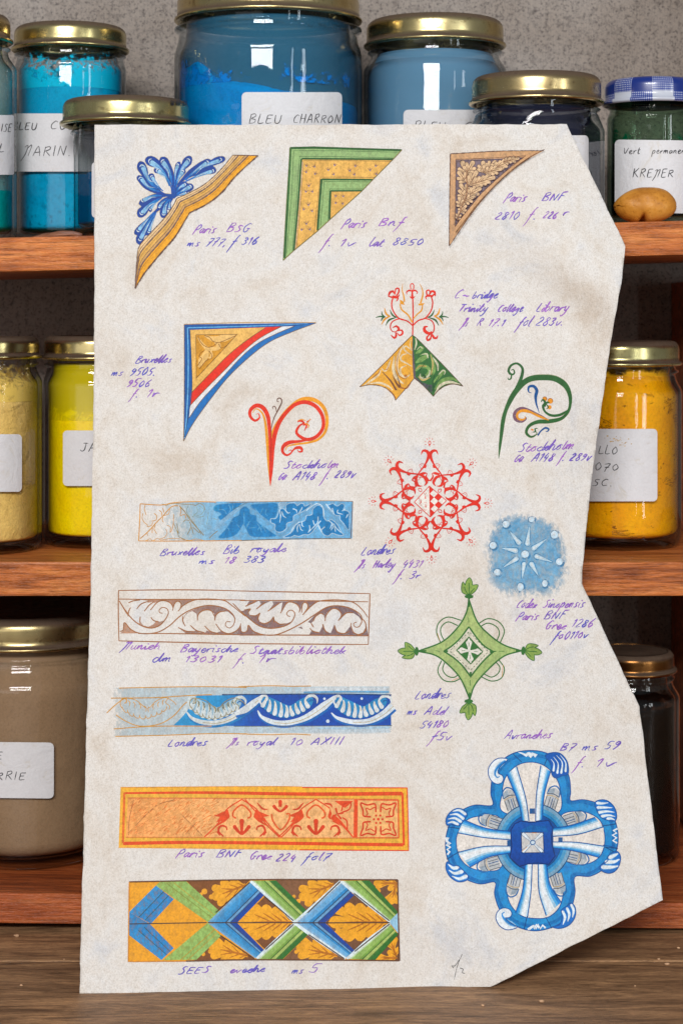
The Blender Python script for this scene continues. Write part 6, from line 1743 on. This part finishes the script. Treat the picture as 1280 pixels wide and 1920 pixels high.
for a, b in (((1036, 90), (1204, 92)), ((1204, 92), (1206, 250)), ((1206, 250), (1034, 250))): A.line([a, b], 5, OR_, smooth=False)
for dx, dy in ((-1, -1), (1, -1), (1, 1), (-1, 1)):
    c = (1120, 172)
    for s_, w in ((1.0, 7), (.68, 5)):
        k = lambda x, y: (c[0] + dx * x, c[1] + dy * y)
        o = (1 - s_) * 34 + 14
        A.line([k(10, 24 + o * .4), k(14, 24 + 40 * s_), k(40 * s_ + 6, 60 * s_), k(66 * s_ + 8, 66 * s_ + 2), k(60 * s_ + 4, 36 * s_), k(24 + 38 * s_, 14), k(24 + o * .5, 10)], w, OD, grain=.15)
for q in range(6): A.dot((1120 + 18 * math.cos(q * 1.047), 172 + 18 * math.sin(q * 1.047)), 5, OD, n=8)
A.dot((1120, 172), 6, OD)
A.line([(66, 82), (600, 84), (1204, 88)], 4, (220, 120, 60), grain=.3); A.line([(58, 248), (1206, 252)], 4, (220, 130, 60), grain=.3)
A.line([(36, 38), (640, 34), (800, 36)], 4, (226, 150, 50), grain=.3); A.line([(800, 38), (1242, 40), (1248, 304), (790, 301)], 5, OR_, smooth=False, grain=.15)
A.line([(28, 290), (400, 294), (790, 300)], 6, (236, 168, 60), grain=.3)
A.build("orange_palmette_band", sheet)

# -- chevron ribbon band
A = art().frame(220, 1630, 2.327)
YG, BR2 = (236, 162, 28), (130, 88, 58)
A.poly([(52, 56), (640, 46), (1222, 47), (1230, 400), (600, 396), (48, 404)], YG, grain=.15)
def dark(p, c=BR2): A.poly(p, c, grain=.15)
dark([(300, 50), (580, 48), (430, 190)], (128, 76, 34)); dark([(690, 48), (975, 48), (830, 190)]); dark([(1095, 48), (1222, 48), (1224, 190)], (112, 76, 54))
dark([(335, 400), (450, 290), (600, 394)], (128, 76, 34)); dark([(720, 398), (835, 285), (990, 396)]); dark([(1105, 398), (1224, 275), (1228, 400)], (112, 76, 54))
dark([(525, 235), (642, 120), (770, 232), (645, 352)], (122, 74, 40)); dark([(908, 235), (1032, 105), (1188, 230), (1032, 362)], (112, 74, 50))
A.clip = (50, 50, 1225, 400)
def oak(b, t, w, n, spread):
    dx, dy = t[0] - b[0], t[1] - b[1]; l = math.hypot(dx, dy); ux, uy = dx / l, dy / l
    sh = [(b, lerp2(b, t, .5), t, w)]
    for i in range(n):
        f = .12 + .62 * i / max(1, n - 1)
        for sg in (1, -1):
            o = spread * (1 - .35 * abs(f - .45) * 2)
            q0 = lerp2(b, t, f * .55); q = lerp2(b, t, f + .20)
            q = (q[0] - uy * sg * o, q[1] + ux * sg * o)
            sh.append((q0, lerp2(q0, q, .55), q, w * .8))
    for s_ in sh: A.lobe(s_[0], s_[1], s_[2], s_[3], (238, 166, 34), root=.35, grain=.12)
    A.line([b, lerp2(b, t, .5), lerp2(b, t, .8)], 9, (186, 112, 26), grain=.25, taper=(1, .3))
    for s_ in sh[1:]: A.line([lerp2(s_[0], s_[2], .1), lerp2(s_[0], s_[2], .68)], 6, (190, 116, 28), grain=.3, taper=(1, .3), smooth=False)
oak((762, 232), (548, 232), 52, 4, 62); oak((1178, 232), (950, 232), 54, 4, 68)
oak((560, 70), (432, 118), 42, 3, 42); oak((945, 66), (812, 120), 42, 3, 42); oak((570, 378), (420, 345), 42, 3, 40); oak((960, 378), (800, 345), 42, 3, 40)
oak((1222, 62), (1130, 62), 26, 2, 20); oak((1215, 66), (1196, 140), 30, 2, 26); oak((1215, 380), (1190, 310), 30, 2, 26); oak((1220, 388), (1130, 388), 26, 2, 16)
for x, y, r in ((380, 98, 13), (410, 122, 11), (365, 110, 8), (590, 160, 10), (545, 232, 10), (590, 300, 10), (610, 140, 8), (790, 140, 10), (770, 120, 8), (1010, 160, 12), (962, 262, 11), (992, 300, 12), (930, 236, 11), (1000, 178, 8), (405, 360, 10), (375, 372, 9), (412, 335, 9), (815, 330, 10), (780, 362, 9), (1140, 95, 9), (1150, 350, 9)): A.dot((x, y), r, (236, 164, 40), n=10)
A.clip = None
def para(p0, p1, q0, q1, stops, grain=.15):
    for (f0, c0), (f1, c1) in zip(stops, stops[1:]):
        A.poly([lerp2(p0, q0, f0), lerp2(p1, q1, f0), lerp2(p1, q1, f1), lerp2(p0, q0, f1)], c0, grain=grain)
B_1 = [(0, (64, 138, 204)), (.42, (52, 84, 110)), (.46, (52, 128, 200)), (.70, (52, 90, 120)), (.74, (58, 132, 204)), (1, None)]
para((52, 188), (168, 72), (146, 240), (246, 132), B_1, .4); para((52, 290), (192, 398), (142, 240), (246, 346), B_1, .4)
A.poly([(52, 188), (52, 290), (142, 240)], (58, 132, 200), grain=.35)
G_1 = [(0, (150, 186, 98)), (.36, (130, 150, 60)), (.40, (150, 188, 100)), (.58, (176, 160, 60)), (.62, (146, 184, 96)), (1, None)]
para((168, 72), (395, 232), (298, 52), (446, 184), G_1, .3); A.poly([(168, 72), (190, 52), (298, 52)], (150, 186, 98), grain=.3)
para((200, 398), (395, 234), (345, 396), (452, 292), [(0, (150, 188, 100)), (.50, (184, 160, 60)), (.54, (150, 188, 100)), (.72, (180, 166, 70)), (.76, (150, 190, 104)), (1, None)], .3)
def blue(s, pale): return [(0, pale), (.10, mixc(pale, (74, 146, 206), .6)), (.22, (72, 144, 206) if s == 0 else (104, 172, 220)), (.45, (60, 132, 200)), (.58, (40, 70, 110)), (.63, (104, 160, 206)), (.74, (30, 66, 130)), (.79, (12, 66, 160)), (1, None)]
for k, (x0, xa, xb, xc, pale) in enumerate(((395, 580, 640, 522, (110, 170, 214)), (770, 972, 1032, 906, (214, 230, 238)))):
    para((x0, 232), (xa, 54), (xc, 235), (xb, 114), blue(k, pale), .18)
    para((x0 + 2, 238), (xa + 22, 390), (xc, 235), (xb + 2, 356), blue(k, pale), .18)
def green(): return [(0, (220, 232, 226)), (.09, (186, 212, 170)), (.16, (146, 184, 96)), (.42, (122, 164, 70)), (.52, (52, 104, 44)), (.57, (170, 192, 104)), (.72, (60, 116, 46)), (.80, (44, 112, 42)), (1, None)]
for k, (x0, xe, xf, xg) in enumerate(((580, 770, 692, 832), (974, 1186, 1098, 1224))):
    para((x0, 52), (xe, 230), (xf, 50), (xg, 188), green(), .15)
    para((x0 + 26, 392), (xe, 238), (xf + 26, 397), (xg, 286), green(), .15)
A.poly([(1186, 228), (1224, 190), (1224, 280), (1190, 238)], (150, 200, 228), grain=.15)
for p in ([(580, 54), (680, 145), (772, 232)], [(608, 390), (690, 310), (772, 238)], [(974, 54), (1080, 145), (1188, 230)], [(1000, 392), (1090, 310), (1188, 238)], [(772, 232), (870, 145), (972, 52)], [(772, 238), (880, 318), (994, 392)]): A.line(p, 9, (218, 234, 240), grain=.15)
for p in ([(52, 240), (390, 234)], [(395, 234), (770, 234)], [(770, 235), (1186, 234)]): A.line(p, 4.5, (66, 54, 50), smooth=False, grain=.25)
for p in ([(430, 190), (580, 56)], [(640, 118), (768, 226)], [(646, 352), (768, 242)], [(830, 190), (972, 54)], [(1032, 106), (1186, 226)], [(1034, 360), (1186, 240)], [(450, 290), (598, 392)], [(834, 286), (990, 392)]): A.line(p, 5, (70, 48, 40), smooth=False, grain=.3)
for p in ([(52, 56), (640, 46), (1222, 47)], [(1222, 47), (1226, 240), (1230, 400)], [(1230, 400), (600, 396), (300, 402)]): A.line(p, 6, (104, 64, 36), grain=.25)
A.line([(300, 402), (48, 404), (50, 240), (52, 56)], 5, (214, 138, 24), smooth=False, grain=.25)
A.build("chevron_ribbon_band", sheet)

# -- big blue jewelled cross
A = art().frame(820, 1360, 3.459)
C1, C2, CN, CW = (24, 116, 196), (52, 146, 214), (10, 66, 156), (226, 234, 240)
CLINE = (18, 78, 156)
OUTL = [(355, 520), (345, 440), (360, 330), (420, 230), (500, 180), (600, 165), (700, 180), (800, 240), (850, 330), (862, 430), (862, 490),
        (950, 485), (1060, 520), (1140, 600), (1170, 720), (1150, 840), (1080, 930), (990, 980), (890, 985),
        (890, 1090), (860, 1200), (790, 1290), (640, 1335), (500, 1300), (410, 1210), (370, 1100), (372, 1020),
        (270, 1030), (150, 980), (70, 880), (52, 760), (80, 640), (150, 560), (240, 520)]
def c1(X, Y): return mixc(C1, C2, .5 + .5 * noise.noise(Vector((X / 60, Y / 50, 7))))
A.line(OUTL, 8, (220, 170, 90), a=.6, closed=True, grain=.5)
A.poly(OUTL, c1, smooth=True, grain=.12)
A.line([lerp2(p, (612, 750), .05) for p in OUTL], 22, (12, 84, 174), a=.35, closed=True, grain=.2)
A.line(OUTL, 7, CLINE, closed=True, grain=.1)
# openings of the four arms
HOLES = [[(420, 560), (418, 440), (440, 340), (510, 265), (600, 240), (690, 262), (760, 330), (795, 420), (790, 560), (620, 600)],
         [(800, 590), (900, 558), (990, 575), (1060, 630), (1085, 740), (1060, 840), (990, 895), (890, 905), (810, 860), (780, 740)],
         [(470, 980), (560, 930), (700, 930), (800, 980), (815, 1080), (790, 1180), (720, 1245), (630, 1255), (540, 1235), (470, 1160), (448, 1060)],
         [(400, 600), (300, 588), (200, 610), (140, 680), (120, 760), (145, 860), (210, 925), (310, 945), (410, 925), (450, 760)]]
for h in HOLES:
    A.poly(h, (228, 221, 214), smooth=True, grain=.1); A.line(h, 6, CLINE, closed=True, grain=.15)
# bullet-shaped pearls
for x, y, r in ((470, 480, -.32), (745, 470, .30), (340, 622, -1.25), (890, 605, 1.25), (330, 905, -1.85), (905, 862, 1.8), (490, 1040, 3.4), (785, 1035, 2.85)):
    ca, sa = math.cos(r), math.sin(r)
    q = lambda a, b: (x + a * ca - b * sa, y + a * sa + b * ca)
    A.line([q(-40, -14), q(-34, -55), q(0, -78), q(34, -55), q(40, -14)], 9, (40, 100, 170), grain=.2)
    A.poly([q(-38, 70), q(-40, -18), q(-30, -50), q(0, -66), q(30, -50), q(40, -18), q(38, 70)], (186, 190, 194), grain=.2)
    A.poly([q(-40, -18), q(-30, -50), q(0, -66), q(0, -18)], (156, 172, 186), grain=.3)
    A.line([q(-40, -14), q(0, -24), q(40, -14)], 6, (86, 92, 104), grain=.2); A.line([q(-40, -2), q(0, -12), q(40, -2)], 4, (196, 160, 90), grain=.3)
    for xx, cc in ((-14, (90, 100, 116)), (4, (40, 80, 140)), (18, (90, 100, 116)), (-38, (90, 96, 104)), (38, (90, 96, 104))): A.line([q(xx, 0), q(xx, 70)], 5, cc, smooth=False, grain=.25)
# ring
def ringpts(r, n=48): return [(620 + r * math.cos(k * 2 * math.pi / n), 760 + r * 1.02 * math.sin(k * 2 * math.pi / n)) for k in range(n)]
A.poly(ringpts(245), (120, 164, 194), grain=.2); A.poly(ringpts(222), (86, 156, 204), grain=.2); A.poly(ringpts(200), (40, 124, 196), grain=.15); A.poly(ringpts(182), (18, 76, 158), grain=.12)
for r, w in ((246, 6), (180, 5)): A.line(ringpts(r), w, (34, 70, 120), closed=True, grain=.2)
# flared white arms
def horn(inner, outer, curve_in, curve_out, blue_first=True):
    """a flared arm: side a from inner[0] to outer[0], side b from inner[1] to outer[1]"""
    a = spline([inner[0], curve_in, outer[0]], False, 8); b = spline([inner[1], curve_out, outer[1]], False, 8)
    m = min(len(a), len(b))
    a = [a[int(i * (len(a) - 1) / 23)] for i in range(24)]; b = [b[int(i * (len(b) - 1) / 23)] for i in range(24)]
    st = [(0, (28, 126, 214)), (.16, (84, 164, 224)), (.30, (160, 202, 228)), (.44, (222, 232, 238)), (.60, (234, 238, 242)), (.80, (206, 224, 236)), (.92, (130, 184, 222)), (1, None)]
    if not blue_first: a, b = b, a
    for (f0, c0), (f1, _) in zip(st, st[1:]):
        A.poly([lerp2(p, q, f0) for p, q in zip(a, b)] + [lerp2(p, q, f1) for p, q in zip(a, b)][::-1], c0, grain=.15)
    A.line(a, 6, CLINE, smooth=False, grain=.15); A.line(b, 6, CLINE, smooth=False, grain=.15)
A.poly([(585, 625), (575, 480), (520, 300), (665, 275), (640, 430), (635, 625)], (228, 221, 214), grain=.1)
horn(((548, 620), (592, 622)), ((448, 318), (512, 268)), (522, 500), (570, 470))
horn(((634, 622), (678, 612)), ((668, 262), (732, 300)), (640, 450), (692, 450), False)
A.poly([(470, 705), (300, 700), (135, 700), (125, 800), (300, 790), (470, 785)], (228, 221, 214), grain=.1)
horn(((470, 690), (472, 745)), ((170, 615), (132, 700)), (310, 668), (300, 730))
horn(((470, 785), (470, 830)), ((132, 825), (210, 922)), (300, 788), (330, 858), False)
A.poly([(750, 720), (900, 690), (1075, 665), (1078, 790), (900, 760), (750, 760)], (228, 221, 214), grain=.1)
horn(((748, 668), (748, 722)), ((1020, 598), (1070, 662)), (870, 648), (910, 708))
horn(((748, 758), (750, 798)), ((1080, 785), (1045, 858)), (900, 760), (890, 818), False)
A.poly([(612, 905), (605, 1080), (585, 1250), (695, 1225), (650, 1080), (648, 905)], (228, 221, 214), grain=.1)
horn(((566, 905), (612, 905)), ((505, 1218), (582, 1250)), (550, 1070), (604, 1080))
horn(((650, 905), (705, 905)), ((702, 1238), (800, 1150)), (656, 1080), (730, 1040), False)
for p in ([(596, 540), (630, 540), (630, 575), (596, 575)], [(450, 748), (470, 748), (470, 782), (450, 782)], [(782, 728), (810, 728), (810, 756), (782, 756)]): A.poly(p, (40, 84, 150), grain=.2)
# central jewel
SQ = [(500, 640), (540, 622), (600, 632), (660, 625), (720, 618), (748, 668), (738, 720), (742, 780), (760, 850), (720, 905), (650, 895), (590, 900), (530, 918), (468, 860), (480, 790), (474, 720), (474, 680)]
A.poly(SQ, lambda X, Y: mixc((18, 84, 176), (8, 58, 148), (Y - 620) / 300), grain=.1); A.line(SQ, 7, (10, 44, 110), closed=True, smooth=False, grain=.1)
A.poly([(520, 690), (600, 650), (700, 655), (720, 700), (680, 690), (545, 695)], (36, 112, 196), a=.7, grain=.3)
A.poly([(540, 696), (684, 696), (688, 828), (544, 830)], (206, 204, 202), grain=.15); A.line([(540, 696), (684, 696), (688, 828), (544, 830)], 6, (10, 44, 110), closed=True, smooth=False)
for t in ((555, 708), (672, 710), (672, 816), (556, 818)):
    A.lobe((614, 762), lerp2((614, 762), t, .5), t, 26, (70, 110, 160), root=.3); A.lobe((614, 762), lerp2((614, 762), t, .5), t, 19, (222, 230, 236), root=.3, grain=.1)
A.dot((615, 762), 18, (30, 84, 150)); A.dot((615, 762), 12, (206, 224, 236))
for p in ([(545, 820), (580, 790)], [(610, 700), (640, 700)]): A.line(p, 4, (214, 150, 60), smooth=False, grain=.3)
# clasps on the frame
for a, b in (((490, 188), (545, 240)), ((715, 205), (690, 265)), ((1065, 655), (1160, 640)), ((1085, 790), (1170, 800)), ((1085, 790), (1160, 830)), ((580, 1240), (560, 1325)), ((700, 1245), (740, 1320)), ((60, 870), (140, 820)), ((62, 660), (140, 670))): A.line([a, lerp2(a, b, .5), b], 5, (20, 64, 124), grain=.2)
# foliate ends
FB, FL = (22, 104, 196), CLINE
def curl(blob, blue, ws):
    A.poly(blob, CW, smooth=True, grain=.1)
    A.line(blue, 20, (150, 196, 230), ws=[w * 1.9 for w in ws], grain=.2); A.line(blue, 20, (40, 124, 206), ws=ws, grain=.15)
    A.line(blob, 8, FL, closed=True, grain=.1)
def tuft(blob, fingers, ws, base=FB):
    A.poly(blob, base, smooth=True, grain=.1)
    for f in fingers: A.line(f, 20, (130, 186, 226), ws=[w * 1.25 for w in ws], grain=.15)
    for f in fingers:
        A.line(f, 20, CW, ws=[w * .85 for w in ws], grain=.1); A.dot(f[-1], ws[-1] * .42, CW)
    A.line(blob, 8, FL, closed=True, grain=.1)
A.frame(820, 1390, 4.716)
curl([(618, 158), (548, 150), (492, 178), (452, 236), (450, 300), (478, 354), (525, 380), (566, 368), (583, 332), (568, 300), (540, 288), (534, 262), (562, 215), (602, 182)], [(600, 172), (548, 215), (512, 262), (508, 300), (528, 322), (548, 312)], [10, 20, 20, 14, 9, 5])
tuft([(82, 745), (74, 690), (108, 632), (168, 596), (230, 608), (260, 650), (244, 682), (216, 718), (186, 748), (130, 738)], [[(130, 622), (190, 612), (244, 646)], [(108, 652), (170, 648), (228, 688)], [(92, 690), (150, 682), (204, 712)], [(88, 726), (130, 716), (176, 736)]], [6, 20, 25])
A.line([(66, 860), (96, 858), (78, 888), (114, 906), (88, 922), (112, 940)], 17, CW, smooth=False, grain=.1)
A.poly([(708, 98), (742, 100), (776, 112), (796, 98), (816, 112), (836, 100), (884, 118), (862, 146), (846, 126), (822, 150), (800, 126), (784, 140), (750, 118)], CW, grain=.1)
A.frame(990, 1390, 4.716)
A.poly([(0, 96), (40, 108), (78, 122), (60, 146), (44, 128), (24, 144), (8, 128), (0, 140)], CW, grain=.1)
tuft([(150, 128), (210, 102), (282, 110), (336, 170), (354, 240), (346, 296), (300, 306), (240, 326), (206, 290), (195, 200)], [[(200, 160), (226, 200), (222, 262)], [(222, 140), (262, 200), (256, 282)], [(248, 126), (298, 190), (290, 282)], [(280, 122), (328, 190), (328, 268)]], [3, 9, 19], (14, 84, 178))
tuft([(588, 545), (640, 520), (702, 530), (756, 580), (780, 650), (766, 706), (690, 696), (640, 672), (606, 615)], [[(706, 546), (650, 552), (610, 548)], [(742, 590), (680, 588), (614, 588)], [(760, 630), (694, 622), (622, 632)], [(766, 668), (712, 656), (650, 666)], [(764, 698), (730, 684), (700, 688)]], [5, 18, 26])
A.line([(788, 775), (752, 792), (780, 814), (744, 832), (780, 856), (748, 880), (784, 902)], 16, CW, smooth=False, grain=.1)
A.frame(820, 1570, 4.716)
A.line([(72, 20), (98, 50), (78, 70), (112, 92), (84, 110), (106, 130), (86, 156)], 17, CW, smooth=False, grain=.1)
tuft([(84, 218), (74, 280), (108, 350), (180, 396), (252, 386), (272, 350), (226, 296), (186, 258), (130, 246)], [[(92, 240), (140, 276), (176, 268)], [(98, 292), (150, 322), (216, 306)], [(128, 346), (190, 370), (252, 348)]], [6, 24, 34])
curl([(702, 800), (620, 822), (552, 790), (515, 722), (530, 660), (580, 628), (634, 640), (656, 682), (632, 714), (598, 714), (624, 744), (664, 772)], [(690, 790), (620, 752), (580, 712), (570, 680), (592, 664)], [12, 24, 18, 10, 5])
A.line([(796, 818), (840, 788), (852, 812), (872, 776), (896, 806)], 17, CW, smooth=False, grain=.1)
A.frame(990, 1570, 4.716)
tuft([(776, 124), (814, 170), (802, 250), (760, 306), (700, 320), (640, 292), (638, 250), (700, 212), (708, 165)], [[(792, 146), (756, 164), (722, 180)], [(804, 196), (760, 218), (690, 220)], [(794, 256), (740, 266), (658, 266)]], [10, 30, 36])
tuft([(212, 796), (276, 776), (300, 700), (290, 650), (338, 612), (380, 584), (416, 630), (412, 710), (360, 780), (280, 810)], [[(306, 776), (324, 710), (304, 660)], [(348, 748), (362, 684), (342, 632)], [(390, 712), (400, 650), (380, 602)]], [6, 22, 22])
A.line([(6, 818), (50, 784), (66, 812), (86, 774), (106, 812), (126, 780), (152, 806)], 17, CW, smooth=False, grain=.1)
A.line([(660, 70), (720, 80), (775, 95)], 6, FL, grain=.2)
A.build("jewelled_blue_cross", sheet)
